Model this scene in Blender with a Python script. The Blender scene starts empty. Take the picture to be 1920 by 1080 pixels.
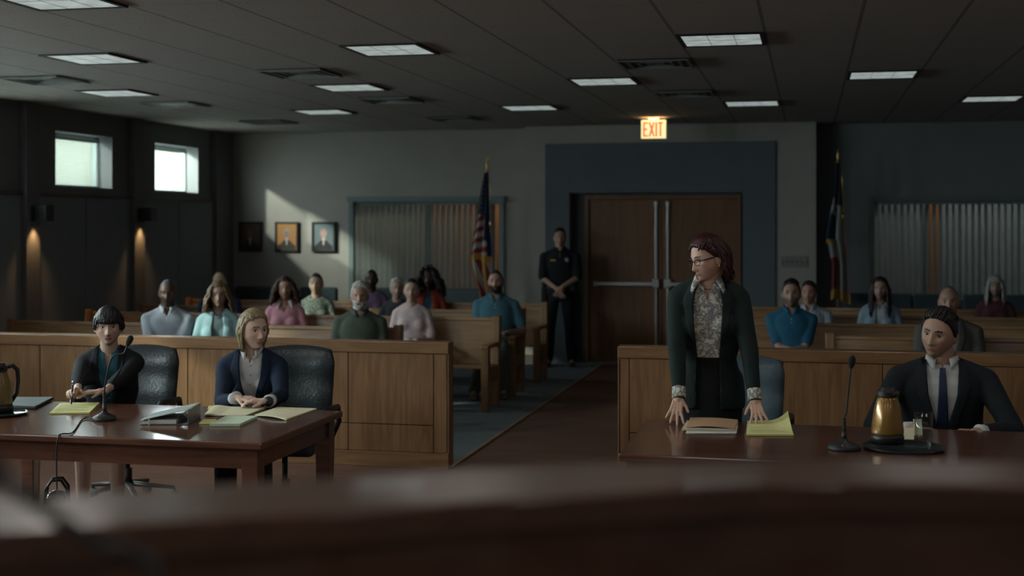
import bpy, bmesh, math, random
from mathutils import Vector, Matrix, noise
from mathutils.bvhtree import BVHTree
random.seed(7)
SC = bpy.context.scene
C = SC.collection
PI = math.pi

# ------------------------------------------------------------------ camera
F = 2471.0
TH = math.atan(557 / F)
cam_d = bpy.data.cameras.new('camera')
cam = bpy.data.objects.new('camera', cam_d)
C.objects.link(cam)
cam.location = (0, 0, 1.80)
cam.rotation_euler = (PI / 2, 0, TH)
cam_d.sensor_width = 36
cam_d.lens = 36 * F / 1920
cam_d.shift_y = -120 / 1920
cam_d.clip_start = 0.05
cam_d.dof.use_dof = True
cam_d.dof.focus_distance = 7.4
cam_d.dof.aperture_fstop = 1.75
SC.camera = cam

# ------------------------------------------------------------------ view and world
SC.view_settings.view_transform = 'Standard'
SC.view_settings.look = 'None'
SC.view_settings.gamma = 1
SC.view_settings.exposure = 1.5
try: SC.view_settings.use_curve_mapping = False
except Exception: pass
W = bpy.data.worlds.new('overcast_sky')
SC.world = W
W.use_nodes = True
bg = W.node_tree.nodes['Background']
bg.inputs[0].default_value = (0.82, 0.95, 0.76, 1)
bg.inputs[1].default_value = .29

# sun through the high windows of the left wall
SLOPE, RXY = 0.56, 1.3
sd = Vector((1.0, 1 / RXY, -SLOPE)).normalized()
sun_d = bpy.data.lights.new('sun', 'SUN')
sun_d.energy = 1.3
sun_d.angle = math.radians(1.8)
sun_d.color = (1.0, 0.97, 0.84)
sun = bpy.data.objects.new('sun', sun_d)
sun.rotation_euler = sd.to_track_quat('-Z', 'Y').to_euler()
sun.location = (-14, 8, 8)
C.objects.link(sun)

CEIL = 3.07
WX = -7.98
PIL0, PITCH = 12.183, 2.244
WINY = [(12.865 + PITCH * k * 0.995, 14.055 + PITCH * k * 0.995) for k in range(-6, 2)]
WZ0, WZ1 = 2.215, 2.815
def area(name, loc, rot, sx, sy, e, col, spread=None):
    d = bpy.data.lights.new(name, 'AREA')
    d.shape = 'RECTANGLE'; d.size = sx; d.size_y = sy; d.energy = e; d.color = col
    if spread: d.spread = spread
    o = bpy.data.objects.new(name, d); o.location = loc; o.rotation_euler = rot
    C.objects.link(o)
    return o
# daylight standing in each high window (lamp outside the pane)
for k, (a, b) in enumerate(WINY):
    e = [50, 60, 85, 85, 60, 36, 8, 20][k]
    area('window_daylight', (WX - 0.30, (a + b) / 2, 2.56), (0, -PI / 2 + math.radians(12), 0), 0.66, 1.25, e, (0.90, 0.96, 1.0))

# spot added outside the corner window to throw the slanting patch on the back wall
ld = bpy.data.lights.new('added_window_spot', 'SPOT'); ld.energy = 400; ld.color = (1.0, .97, .84); ld.shadow_soft_size = .05; ld.spot_size = math.radians(62); ld.spot_blend = .3
lo = bpy.data.objects.new('added_window_spot', ld); lo.location = (-9.3, 14.2, 3.45); C.objects.link(lo)
lo.rotation_euler = (Vector((-8.1, 15.68, 2.5)) - lo.location).to_track_quat('-Z', 'Y').to_euler()

# ------------------------------------------------------------------ mesh helpers
def box(bm, x0, x1, y0, y1, z0, z1, M=None):
    vs = [Vector((x, y, z)) for z in (z0, z1) for y in (y0, y1) for x in (x0, x1)]
    if M: vs = [M @ v for v in vs]
    v = [bm.verts.new(p) for p in vs]
    for f in ((0, 2, 3, 1), (4, 5, 7, 6), (0, 1, 5, 4), (2, 6, 7, 3), (0, 4, 6, 2), (1, 3, 7, 5)):
        bm.faces.new([v[i] for i in f])

def ring_faces(bm, rings, cap=True, closed=True):
    n = len(rings[0])
    for a, b in zip(rings, rings[1:]):
        for i in range(n if closed else n - 1):
            j = (i + 1) % n
            bm.faces.new((a[i], a[j], b[j], b[i]))
    if cap and closed:
        bm.faces.new(list(reversed(rings[0]))); bm.faces.new(rings[-1])

def tube(bm, pts, radii, n=10, flat=1.0):
    pts = [Vector(p) for p in pts]
    if not hasattr(radii, '__len__'): radii = [radii] * len(pts)
    up = None; rings = []
    for i, p in enumerate(pts):
        t = (pts[min(i + 1, len(pts) - 1)] - pts[max(i - 1, 0)])
        if t.length < 1e-9: t = Vector((0, 0, 1))
        t.normalize()
        if up is None:
            up = Vector((0, 0, 1)) if abs(t.z) < .9 else Vector((0, 1, 0))
        a = t.cross(up)
        if a.length < 1e-6: a = t.cross(Vector((1, 0, 0)))
        a.normalize(); b = a.cross(t).normalized(); up = b
        rings.append([bm.verts.new(p + (a * math.cos(2 * PI * k / n) + b * flat * math.sin(2 * PI * k / n)) * radii[i]) for k in range(n)])
    ring_faces(bm, rings)

def smooth_path(pts, k=6):
    P = [Vector(p) for p in pts]; P = [P[0] * 2 - P[1]] + P + [P[-1] * 2 - P[-2]]; out = []
    for a, b, c, d in zip(P, P[1:], P[2:], P[3:]):
        for i in range(k):
            t = i / k
            out.append(.5 * ((2 * b) + (c - a) * t + (2 * a - 5 * b + 4 * c - d) * t * t + (3 * b - a - 3 * c + d) * t ** 3))
    return out + [P[-2]]
def capsule(bm, p0, p1, r0, r1, n=14):
    p0, p1 = Vector(p0), Vector(p1)
    d = p1 - p0
    if d.length < 1e-5: d = Vector((0, 0, 1e-4))
    u = d.normalized()
    P, R = [], []
    for a in (80, 55, 28): P.append(p0 - u * r0 * math.sin(math.radians(a))); R.append(r0 * math.cos(math.radians(a)))
    P += [p0, p0 + d * .5, p1]; R += [r0, (r0 + r1) / 2, r1]
    for a in (28, 55, 80): P.append(p1 + u * r1 * math.sin(math.radians(a))); R.append(r1 * math.cos(math.radians(a)))
    tube(bm, P, R, n)

def ellipsoid(bm, c, r, M=None, nu=18, nv=12):
    c = Vector(c); rings = []
    for i in range(1, nv):
        th = PI * i / nv
        rings.append([Vector((r[0] * math.sin(th) * math.cos(2 * PI * k / nu), r[1] * math.sin(th) * math.sin(2 * PI * k / nu), r[2] * math.cos(th))) for k in range(nu)])
    T = lambda v: (M @ v if M else v) + c
    rv = [[bm.verts.new(T(p)) for p in rr] for rr in rings]
    ring_faces(bm, rv, cap=False)
    a = bm.verts.new(T(Vector((0, 0, r[2])))); b = bm.verts.new(T(Vector((0, 0, -r[2]))))
    for i in range(nu):
        j = (i + 1) % nu
        bm.faces.new((a, rv[0][j], rv[0][i])); bm.faces.new((b, rv[-1][i], rv[-1][j]))

def lathe(bm, prof, n=28, M=None):
    rings = []
    for r, z in prof:
        rr = []
        for k in range(n):
            v = Vector((r * math.cos(2 * PI * k / n), r * math.sin(2 * PI * k / n), z))
            rr.append(bm.verts.new(M @ v if M else v))
        rings.append(rr)
    ring_faces(bm, rings)

def prism(bm, pts, vec):
    vec = Vector(vec)
    a = [bm.verts.new(Vector(p)) for p in pts]; b = [bm.verts.new(Vector(p) + vec) for p in pts]
    n = len(a)
    bm.faces.new(list(reversed(a))); bm.faces.new(b)
    for i in range(n):
        j = (i + 1) % n
        bm.faces.new((a[i], a[j], b[j], b[i]))

def loft(bm, rings, n=28, power=2.3):
    """rings: (cx, cy, cz, rx, ry)"""
    rr = []
    for cx, cy, cz, rx, ry in rings:
        ring = []
        for k in range(n):
            a = 2 * PI * k / n; ca, sa = math.cos(a), math.sin(a)
            x = math.copysign(abs(ca) ** (2 / power), ca) * rx; y = math.copysign(abs(sa) ** (2 / power), sa) * ry
            ring.append(bm.verts.new((cx + x, cy + y, cz)))
        rr.append(ring)
    ring_faces(bm, rr)

def link(name, me, mat, parent=None, smooth=True):
    o = bpy.data.objects.new(name, me)
    C.objects.link(o)
    if mat and not me.materials: me.materials.append(mat)
    if parent: o.parent = parent
    if smooth:
        me.polygons.foreach_set('use_smooth', [True] * len(me.polygons))
    return o

def obj(name, bm, mat, parent=None, bevel=0, smooth=False, seg=2, solid=0):
    bmesh.ops.recalc_face_normals(bm, faces=bm.faces)
    me = bpy.data.meshes.new(name); bm.to_mesh(me); bm.free()
    o = link(name, me, mat, parent, smooth)
    if solid:
        m = o.modifiers.new('solid', 'SOLIDIFY'); m.thickness = solid; m.offset = 0
    if bevel:
        m = o.modifiers.new('bevel', 'BEVEL'); m.width = bevel; m.segments = seg; m.limit_method = 'ANGLE'; m.angle_limit = math.radians(40)
        if not smooth: m.harden_normals = False
    return o

def smart(o, ang=35):
    """smooth shading with sharp edges kept"""
    me = o.data
    me.polygons.foreach_set('use_smooth', [True] * len(me.polygons))
    bm = bmesh.new(); bm.from_mesh(me)
    for e in bm.edges:
        if len(e.link_faces) == 2 and e.calc_face_angle(0) > math.radians(ang): e.smooth = False
    bm.to_mesh(me); bm.free()
    return o

def tag(o, label, cat, group=None):
    o['label'] = label; o['category'] = cat
    if group: o['group'] = group
    return o
def thing(name, label, cat, loc=(0, 0, 0), rz=0, group=None):
    o = bpy.data.objects.new(name, None); C.objects.link(o)
    o.empty_display_size = .05
    o.location = loc; o.rotation_euler = (0, 0, rz)
    return tag(o, label, cat, group)
def struct(name, bm, mat, bevel=0, parent=None):
    o = obj(name, bm, mat, parent, bevel)
    if not parent: o['kind'] = 'structure'
    return o
def copy_tree(o, parent=None):
    c = o.copy(); C.objects.link(c); c.parent = parent
    for ch in list(o.children): copy_tree(ch, c)
    return c
def B(): return bmesh.new()

TMP = bpy.data.scenes.new('build')
def remesh(bm, vox, smooth=6, fac=.5):
    me = bpy.data.meshes.new('t'); bm.to_mesh(me); bm.free()
    o = bpy.data.objects.new('t', me); TMP.collection.objects.link(o)
    m = o.modifiers.new('r', 'REMESH'); m.mode = 'VOXEL'; m.voxel_size = vox; m.adaptivity = 0
    if smooth:
        s = o.modifiers.new('s', 'SMOOTH'); s.factor = fac; s.iterations = smooth
    vl = TMP.view_layers[0]; vl.update()
    dg = vl.depsgraph
    ne = bpy.data.meshes.new_from_object(o.evaluated_get(dg), preserve_all_data_layers=False, depsgraph=dg)
    bpy.data.objects.remove(o); bpy.data.meshes.remove(me)
    return ne

# where a pixel's sight line meets a plane of the room (set out from measured camera)
cT, sT = math.cos(TH), math.sin(TH)
def on_z(px, py, z):
    Zc = F * (1.8 - z) / (py - 420.); Xc = (px - 960) / F * Zc
    return -Zc * sT + Xc * cT, Zc * cT + Xc * sT
def x_at(px, Y):
    a = (px - 960) / F; Zc = Y / (cT + a * sT)
    return -Zc * sT + a * Zc * cT

# ------------------------------------------------------------------ materials
def _m(name):
    m = bpy.data.materials.new(name); m.use_nodes = True
    nt = m.node_tree; b = nt.nodes['Principled BSDF']
    return m, nt, b
def N(nt, t, **kw):
    n = nt.nodes.new(t)
    for k, v in kw.items(): setattr(n, k, v)
    return n
def plain(name, col, rough=.6, var=.12, scale=18, bump=0, metal=0, spec=.5, coat=0, sheen=0, bscale=None):
    m, nt, b = _m(name)
    b.inputs['Roughness'].default_value = rough; b.inputs['Metallic'].default_value = metal
    b.inputs['Specular IOR Level'].default_value = spec
    if coat: b.inputs['Coat Weight'].default_value = coat; b.inputs['Coat Roughness'].default_value = .12
    if sheen: b.inputs['Sheen Weight'].default_value = sheen
    tc = N(nt, 'ShaderNodeTexCoord'); nz = N(nt, 'ShaderNodeTexNoise'); nz.inputs['Scale'].default_value = scale; nz.inputs['Detail'].default_value = 4
    nt.links.new(tc.outputs['Object'], nz.inputs['Vector'])
    r = N(nt, 'ShaderNodeValToRGB')
    r.color_ramp.elements[0].color = tuple(c * (1 - var) for c in col) + (1,); r.color_ramp.elements[1].color = tuple(min(1, c * (1 + var)) for c in col) + (1,)
    r.color_ramp.elements[0].position = .3; r.color_ramp.elements[1].position = .7
    nt.links.new(nz.outputs['Fac'], r.inputs[0]); nt.links.new(r.outputs[0], b.inputs['Base Color'])
    if bump:
        n2 = N(nt, 'ShaderNodeTexNoise'); n2.inputs['Scale'].default_value = bscale or scale * 8; n2.inputs['Detail'].default_value = 3
        nt.links.new(tc.outputs['Object'], n2.inputs['Vector'])
        bp = N(nt, 'ShaderNodeBump'); bp.inputs['Strength'].default_value = bump; bp.inputs['Distance'].default_value = .01
        nt.links.new(n2.outputs['Fac'], bp.inputs['Height']); nt.links.new(bp.outputs[0], b.inputs['Normal'])
    return m
def wood(name, c1, c2, axis=0, rough=.35, scale=1.0, coat=0.0, spec=.4):
    m, nt, b = _m(name)
    b.inputs['Roughness'].default_value = rough; b.inputs['Specular IOR Level'].default_value = spec
    if coat: b.inputs['Coat Weight'].default_value = coat; b.inputs['Coat Roughness'].default_value = .08
    tc = N(nt, 'ShaderNodeTexCoord'); mp = N(nt, 'ShaderNodeMapping')
    s = [9 * scale] * 3; s[axis] = .9 * scale
    mp.inputs['Scale'].default_value = s
    nt.links.new(tc.outputs['Object'], mp.inputs['Vector'])
    nz = N(nt, 'ShaderNodeTexNoise'); nz.inputs['Scale'].default_value = 2.2; nz.inputs['Detail'].default_value = 7; nz.inputs['Distortion'].default_value = 1.2
    nt.links.new(mp.outputs[0], nz.inputs['Vector'])
    r = N(nt, 'ShaderNodeValToRGB'); r.color_ramp.elements[0].position = .28; r.color_ramp.elements[1].position = .74
    r.color_ramp.elements[0].color = (*c1, 1); r.color_ramp.elements[1].color = (*c2, 1)
    nt.links.new(nz.outputs['Fac'], r.inputs[0])
    n2 = N(nt, 'ShaderNodeTexNoise'); n2.inputs['Scale'].default_value = 1.1
    nt.links.new(tc.outputs['Object'], n2.inputs['Vector'])
    mx = N(nt, 'ShaderNodeMixRGB', blend_type='MULTIPLY'); mx.inputs[0].default_value = .35
    nt.links.new(r.outputs[0], mx.inputs[1]); nt.links.new(n2.outputs['Fac'], mx.inputs[2])
    nt.links.new(mx.outputs[0], b.inputs['Base Color'])
    bp = N(nt, 'ShaderNodeBump'); bp.inputs['Strength'].default_value = .06; bp.inputs['Distance'].default_value = .005
    nt.links.new(nz.outputs['Fac'], bp.inputs['Height']); nt.links.new(bp.outputs[0], b.inputs['Normal'])
    return m
def emit(name, col, s):
    m, nt, b = _m(name)
    b.inputs['Base Color'].default_value = (*col, 1); b.inputs['Emission Color'].default_value = (*col, 1); b.inputs['Emission Strength'].default_value = s
    return m
def attr_mat(name, rough=.5, spec=.4, sss=0, bump=0, sheen=0):
    m, nt, b = _m(name)
    a = N(nt, 'ShaderNodeAttribute'); a.attribute_name = 'Col'
    nt.links.new(a.outputs['Color'], b.inputs['Base Color'])
    b.inputs['Roughness'].default_value = rough; b.inputs['Specular IOR Level'].default_value = spec
    if sss:
        b.inputs['Subsurface Weight'].default_value = sss; b.inputs['Subsurface Radius'].default_value = (.012, .005, .003); b.inputs['Subsurface Scale'].default_value = 1
    if sheen: b.inputs['Sheen Weight'].default_value = sheen
    if bump:
        tc = N(nt, 'ShaderNodeTexCoord'); n2 = N(nt, 'ShaderNodeTexNoise'); n2.inputs['Scale'].default_value = 260
        nt.links.new(tc.outputs['Object'], n2.inputs['Vector'])
        bp = N(nt, 'ShaderNodeBump'); bp.inputs['Strength'].default_value = bump; bp.inputs['Distance'].default_value = .003
        nt.links.new(n2.outputs['Fac'], bp.inputs['Height']); nt.links.new(bp.outputs[0], b.inputs['Normal'])
    return m
def paint(me, fn, default=(.5, .5, .5)):
    ca = me.color_attributes.new('Col', 'FLOAT_COLOR', 'POINT')
    buf = []
    for v in me.vertices:
        c = fn(v.co) or default
        buf += [c[0], c[1], c[2], 1]
    ca.data.foreach_set('color', buf)

M_wall = plain('painted_wall', (.33, .315, .295), .85, .04, 3, .15, bscale=120)
M_wall2 = plain('wall_dark_and_shaded', (.17, .18, .185), .85, .05, 3, .1, bscale=120)
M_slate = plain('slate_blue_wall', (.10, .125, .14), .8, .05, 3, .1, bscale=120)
M_panel = plain('acoustic_fabric', (.20, .22, .25), .95, .06, 30, .2, bscale=400)
M_pil = plain('pilaster_paint', (.15, .155, .16), .85, .05, 4)
M_trimdark = plain('dark_trim', (.10, .075, .06), .6, .1, 6)
M_carpet = plain('grey_carpet', (.16, .18, .20), 1, .18, 60, .6, bscale=500)
M_oak = wood('oak_varnish', (.20, .10, .045), (.34, .19, .09), 2, .38, 1.0, .15)
M_oakh = wood('oak_varnish_long', (.20, .10, .045), (.34, .19, .09), 0, .36, 1.0, .15)
M_pew = wood('pew_oak', (.25, .13, .06), (.40, .24, .12), 0, .4, 1.0, .1)
M_pewv = wood('pew_oak_upright', (.22, .115, .055), (.36, .21, .105), 2, .4, 1.0, .1)
M_door = wood('door_veneer', (.15, .07, .035), (.24, .12, .06), 2, .45, .8)
M_table = wood('table_mahogany', (.085, .034, .021), (.16, .066, .038), 0, .24, 1.0, .35)
M_bench = wood('bench_mahogany', (.12, .055, .032), (.2, .10, .06), 0, .3, .8, .9)
M_gap = plain('seam_shadow_gap', (.03, .02, .015), .8)
M_black = plain('black_plastic', (.012, .012, .013), .45, .1, 20)
M_blackmat = plain('black_metal', (.02, .022, .024), .5, .1, 20, metal=.3)
M_leather = plain('black_leather', (.022, .029, .033), .36, .15, 9, .25, bscale=60)
M_leatherb = plain('blue_grey_leather', (.05, .078, .095), .38, .12, 9, .2, bscale=60)
M_seatblue = plain('dark_blue_upholstery', (.03, .05, .06), .8, .15, 12, .1)
M_steel = plain('brushed_steel', (.45, .47, .48), .35, .05, 60, metal=1)
M_chrome = plain('chrome', (.7, .72, .72), .12, .03, 8, metal=1)
M_brass = plain('gold_brass', (.72, .50, .18), .3, .05, 8, metal=1)
M_gold = plain('amber_gold_plastic', (.30, .16, .035), .22, .05, 5, coat=.6, metal=.35)
M_paper = plain('white_paper', (.68, .68, .62), .8, .03, 30)
M_cream = plain('cream_paper', (.66, .62, .42), .8, .03, 30)
M_yellow = plain('yellow_paper', (.66, .66, .28), .8, .03, 30)
M_mint = plain('pale_green_paper', (.52, .62, .46), .8, .03, 30)
M_manila = plain('manila_folder', (.42, .27, .15), .75, .05, 12)
M_slat = plain('vertical_blind_fabric', (.50, .54, .54), .75, .05, 20)
M_blindframe = plain('blue_grey_frame', (.13, .18, .185), .5, .05, 10)
M_slat_h = plain('white_blind_slat', (.6, .63, .58), .6, .03, 20)
M_white = plain('white_paint', (.55, .56, .54), .6, .03, 20)

def ceiling_mat():
    m, nt, b = _m('ceiling_tiles'); b.inputs['Roughness'].default_value = .95
    tc = N(nt, 'ShaderNodeTexCoord'); sp = N(nt, 'ShaderNodeSeparateXYZ')
    nt.links.new(tc.outputs['Object'], sp.inputs[0])
    def mth(op, a, bb=None, c=None):
        n = N(nt, 'ShaderNodeMath', operation=op)
        for i, v in enumerate((a, bb)):
            if v is None: continue
            if isinstance(v, (int, float)): n.inputs[i].default_value = v
            else: nt.links.new(v, n.inputs[i])
        return n.outputs[0]
    def line(o, off, per, w):
        q = mth('DIVIDE', mth('SUBTRACT', o, off), per)
        f = mth('FRACT', mth('ADD', q, 100.5))
        return mth('LESS_THAN', mth('ABSOLUTE', mth('SUBTRACT', f, .5)), w / per / 2)
    lx = line(sp.outputs[0], -.285, .5955, .022); ly = line(sp.outputs[1], 8.845, .6125, .012)
    nz = N(nt, 'ShaderNodeTexNoise'); nz.inputs['Scale'].default_value = 70; nt.links.new(tc.outputs['Object'], nz.inputs['Vector'])
    r = N(nt, 'ShaderNodeValToRGB'); r.color_ramp.elements[0].position = .35; r.color_ramp.elements[1].position = .6
    r.color_ramp.elements[0].color = (.27, .25, .235, 1); r.color_ramp.elements[1].color = (.34, .315, .30, 1)
    nt.links.new(nz.outputs['Fac'], r.inputs[0])
    mx = N(nt, 'ShaderNodeMixRGB'); nt.links.new(mth('MULTIPLY', lx, .75), mx.inputs[0]); nt.links.new(r.outputs[0], mx.inputs[1]); mx.inputs[2].default_value = (.10, .095, .09, 1)
    m2 = N(nt, 'ShaderNodeMixRGB'); nt.links.new(mth('MULTIPLY', ly, .35), m2.inputs[0]); nt.links.new(mx.outputs[0], m2.inputs[1]); m2.inputs[2].default_value = (.12, .11, .10, 1)
    nt.links.new(m2.outputs[0], b.inputs['Base Color'])
    return m
M_ceil = ceiling_mat()

def plank_mat():
    m, nt, b = _m('floor_planks'); b.inputs['Roughness'].default_value = .5; b.inputs['Specular IOR Level'].default_value = .35
    tc = N(nt, 'ShaderNodeTexCoord'); br = N(nt, 'ShaderNodeTexBrick')
    br.inputs['Scale'].default_value = 1; br.inputs['Brick Width'].default_value = 1.1; br.inputs['Row Height'].default_value = .13; br.inputs['Mortar Size'].default_value = .0015
    br.inputs['Color1'].default_value = (.20, .105, .075, 1); br.inputs['Color2'].default_value = (.15, .085, .065, 1); br.inputs['Mortar'].default_value = (.06, .035, .025, 1)
    nt.links.new(tc.outputs['Object'], br.inputs['Vector'])
    mp = N(nt, 'ShaderNodeMapping'); mp.inputs['Scale'].default_value = (1.5, 14, 5); nt.links.new(tc.outputs['Object'], mp.inputs['Vector'])
    nz = N(nt, 'ShaderNodeTexNoise'); nz.inputs['Scale'].default_value = 2; nz.inputs['Detail'].default_value = 6; nz.inputs['Distortion'].default_value = 1; nt.links.new(mp.outputs[0], nz.inputs['Vector'])
    r = N(nt, 'ShaderNodeValToRGB'); r.color_ramp.elements[0].color = (.55, .5, .5, 1); r.color_ramp.elements[1].color = (1.3, 1.25, 1.2, 1)
    nt.links.new(nz.outputs['Fac'], r.inputs[0])
    mx = N(nt, 'ShaderNodeMixRGB', blend_type='MULTIPLY'); mx.inputs[0].default_value = 1; nt.links.new(br.outputs['Color'], mx.inputs[1]); nt.links.new(r.outputs[0], mx.inputs[2])
    nt.links.new(mx.outputs[0], b.inputs['Base Color'])
    return m
M_plank = plank_mat()
def glass_mat():
    m, nt, b = _m('clear_glass'); b.inputs['Transmission Weight'].default_value = 1; b.inputs['Roughness'].default_value = .02
    b.inputs['Base Color'].default_value = (.93, .97, .97, 1); b.inputs['IOR'].default_value = 1.45
    return m
def thin_glass():
    m, nt, b = _m('thin_glass'); nt.nodes.remove(b); out = nt.nodes['Material Output']
    t = N(nt, 'ShaderNodeBsdfTransparent'); t.inputs[0].default_value = (.88, .91, .91, 1)
    g_ = N(nt, 'ShaderNodeBsdfGlossy'); g_.inputs['Roughness'].default_value = .03
    lw = N(nt, 'ShaderNodeLayerWeight'); lw.inputs[0].default_value = .5
    pw = N(nt, 'ShaderNodeMath', operation='POWER'); pw.inputs[1].default_value = 4; nt.links.new(lw.outputs['Facing'], pw.inputs[0])
    f = N(nt, 'ShaderNodeMath', operation='MULTIPLY_ADD'); f.inputs[1].default_value = .6; f.inputs[2].default_value = .05; nt.links.new(pw.outputs[0], f.inputs[0])
    mx = N(nt, 'ShaderNodeMixShader'); nt.links.new(f.outputs[0], mx.inputs[0]); nt.links.new(t.outputs[0], mx.inputs[1]); nt.links.new(g_.outputs[0], mx.inputs[2]); nt.links.new(mx.outputs[0], out.inputs[0])
    return m
M_glass = thin_glass()
def pane_mat():
    m, nt, b = _m('window_pane')
    nt.nodes.remove(b)
    out = nt.nodes['Material Output']
    t = N(nt, 'ShaderNodeBsdfTransparent'); t.inputs[0].default_value = (.9, .95, .93, 1)
    g = N(nt, 'ShaderNodeBsdfGlossy'); g.inputs['Roughness'].default_value = .05
    lw = N(nt, 'ShaderNodeLayerWeight'); lw.inputs[0].default_value = .5
    pw = N(nt, 'ShaderNodeMath', operation='POWER'); pw.inputs[1].default_value = 4; nt.links.new(lw.outputs['Facing'], pw.inputs[0])
    f = N(nt, 'ShaderNodeMath', operation='MULTIPLY_ADD'); f.inputs[1].default_value = .6; f.inputs[2].default_value = .05; nt.links.new(pw.outputs[0], f.inputs[0])
    mx = N(nt, 'ShaderNodeMixShader'); nt.links.new(f.outputs[0], mx.inputs[0]); nt.links.new(t.outputs[0], mx.inputs[1]); nt.links.new(g.outputs[0], mx.inputs[2])
    nt.links.new(mx.outputs[0], out.inputs[0])
    return m
M_pane = pane_mat()

# ------------------------------------------------------------------ room shell
YB, YF = 17.2, -3.0
XR = 4.0
bm = B(); box(bm, WX - .25, XR + .1, YF, 18.9, -.1, 0); struct('floor', bm, M_plank)
bm = B(); box(bm, WX - .25, XR + .1, YF, 18.9, CEIL, CEIL + .1); struct('ceiling', bm, M_ceil)
bm = B(); box(bm, WX, -2.60, 9.46, YB, 0, .006); struct('trim_1', bm, M_carpet)          # left seating carpet
bm = B(); box(bm, -1.28, XR, 9.46, YB, 0, .006); struct('trim_2', bm, M_carpet)         # right seating carpet
M_strip = plain('tan_edge_strip', (.30, .20, .12), .5)
bm = B(); box(bm, -2.60, -2.565, 9.46, 16.8, 0, .010); box(bm, -1.315, -1.28, 9.46, 16.8, 0, .010); struct('trim_3', bm, M_strip, .002)
# left wall with a row of high windows
bm = B()
box(bm, WX - .25, WX, YF, 18.9, 0, WZ0); box(bm, WX - .25, WX, YF, 18.9, WZ1, CEIL)
ys = [YF] + [v for w in WINY for v in w] + [18.9]
for i in range(0, len(ys), 2): box(bm, WX - .25, WX, ys[i], ys[i + 1], WZ0, WZ1)
struct('wall_left', bm, M_wall2)
for k, (a, b_) in enumerate(WINY):
    bm = B(); fx = WX - .20
    for (y0, y1, z0, z1) in ((a, b_, WZ0, WZ0 + .03), (a, b_, WZ1 - .03, WZ1), (a, a + .03, WZ0, WZ1), (b_ - .035, b_, WZ0, WZ1)):
        box(bm, fx - .02, fx + .02, y0, y1, z0, z1)
    w = struct('window_%d' % (k + 1), bm, M_blindframe)
    bm = B(); box(bm, fx - .004, fx + .004, a + .03, b_ - .035, WZ0 + .03, WZ1 - .03); obj('pane', bm, M_pane, w)
    # horizontal blind, open towards the sun
    bm = B(); nS = 22
    for i in range(nS):
        z = WZ0 + .03 + (WZ1 - WZ0 - .10) * i / (nS - 1)
        t = math.atan(SLOPE / 1.2)
        d = Vector((math.cos(t), 0, -math.sin(t))) * .0105
        for yy in ((a + .035, b_ - .04),):
            p = Vector((WX - .155, 0, z))
            M = Matrix.Translation(p) @ Matrix.Rotation(t, 4, 'Y')
            box(bm, -.0115, .0115, yy[0], yy[1], -.0006, .0006, M)
    for yy in (a + .25, b_ - .25): box(bm, WX - .156, WX - .154, yy - .002, yy + .002, WZ0 + .02, WZ1 - .03)
    box(bm, WX - .172, WX - .138, a + .035, b_ - .04, WZ1 - .065, WZ1 - .035)
    tag(obj('window_blind', bm, M_slat_h), ('white horizontal blind in the %s high window' % {7: 'corner-side', 6: 'nearer visible'}[k]) if k in (6, 7) else 'white horizontal blind in a high window outside the photo', 'blind', 'blinds of the high windows')
# pilasters, acoustic panels
pil = []
for k in range(-6, 3):
    y0 = PIL0 + PITCH * k
    y1 = y0 + .25 if k < 2 else YB
    bm = B(); box(bm, WX, WX + .09, y0, y1, 0, CEIL)
    struct('trim_%d' % (10 + k + 6), bm, M_pil, .004); pil.append((y0, y1))
n = 0
for k in range(-6, 2):
    ya, yb = pil[k + 6][1], pil[k + 7][0]
    for j in range(2):
        p0 = ya + (yb - ya) * j / 2 + .008; p1 = ya + (yb - ya) * (j + 1) / 2 - .008
        bm = B(); box(bm, WX + .001, WX + .036, p0, p1, .12, 2.10)
        lab = 'grey fabric wall panel'
        vis = {(-1, 0): 0}
        names = {(-1, 1): 'grey fabric wall panel at the left edge of the photo, left of the first sconce', (0, 0): 'grey fabric wall panel just right of the sconce nearest the camera', (0, 1): 'grey fabric wall panel just left of the second sconce', (1, 0): 'grey fabric wall panel just right of the second sconce', (1, 1): 'grey fabric wall panel beside the room corner'}
        tag(obj('acoustic_panel', bm, M_panel, bevel=.006), names.get((k, j), 'grey fabric wall panel outside the photo on the window wall'), 'wall panel', 'fabric panels under the high windows')
    bm = B(); box(bm, WX, WX + .055, ya, yb, 2.10, 2.135)
    struct('trim_%d' % (30 + k + 6), bm, M_trimdark, .003)
# sconces
def sconce(y, label):
    t = thing('wall_sconce', label, 'wall lamp', (WX + .09, y, 1.83), 0, 'sconces on the pilasters')
    bm = B(); box(bm, 0, .02, -.05, .05, -.005, .16); obj('backplate', bm, M_blackmat, t, .003)
    bm = B()
    for (x0, x1, y0, y1) in ((.055, .058, -.075, .075), (.187, .19, -.075, .075), (.058, .187, -.075, -.072), (.058, .187, .072, .075)):
        box(bm, x0, x1, y0, y1, 0, .17)
    box(bm, .058, .187, -.072, .072, .165, .17); box(bm, .01, .057, -.02, .02, .06, .11)
    obj('shade', bm, M_blackmat, t)
    bm = B(); lathe(bm, [(.001, .06), (.022, .07), (.028, .09), (.02, .12), (.012, .14), (.012, .165)], 16, Matrix.Translation((.12, 0, 0)))
    obj('bulb', bm, emit('warm_bulb', (1, .55, .2), 3), t, smooth=True)
    d = bpy.data.lights.new('sconce_light', 'SPOT'); d.energy = 4.5; d.color = (1, .55, .22); d.spot_size = math.radians(95); d.spot_blend = .8; d.shadow_soft_size = .02
    o = bpy.data.objects.new('sconce_light', d); o.location = (WX + .09 + .055, y, 1.80); C.objects.link(o)
    o.rotation_euler = (0, math.radians(-6), 0)
    return t
for k in range(-4, 2):
    y = PIL0 + PITCH * k + .125
    sconce(y, {0: 'black box wall sconce at the left edge, nearest the camera of the two visible', 1: 'black box wall sconce between the two high windows'}.get(k, 'black box wall sconce on a pilaster outside the photo'))

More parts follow.
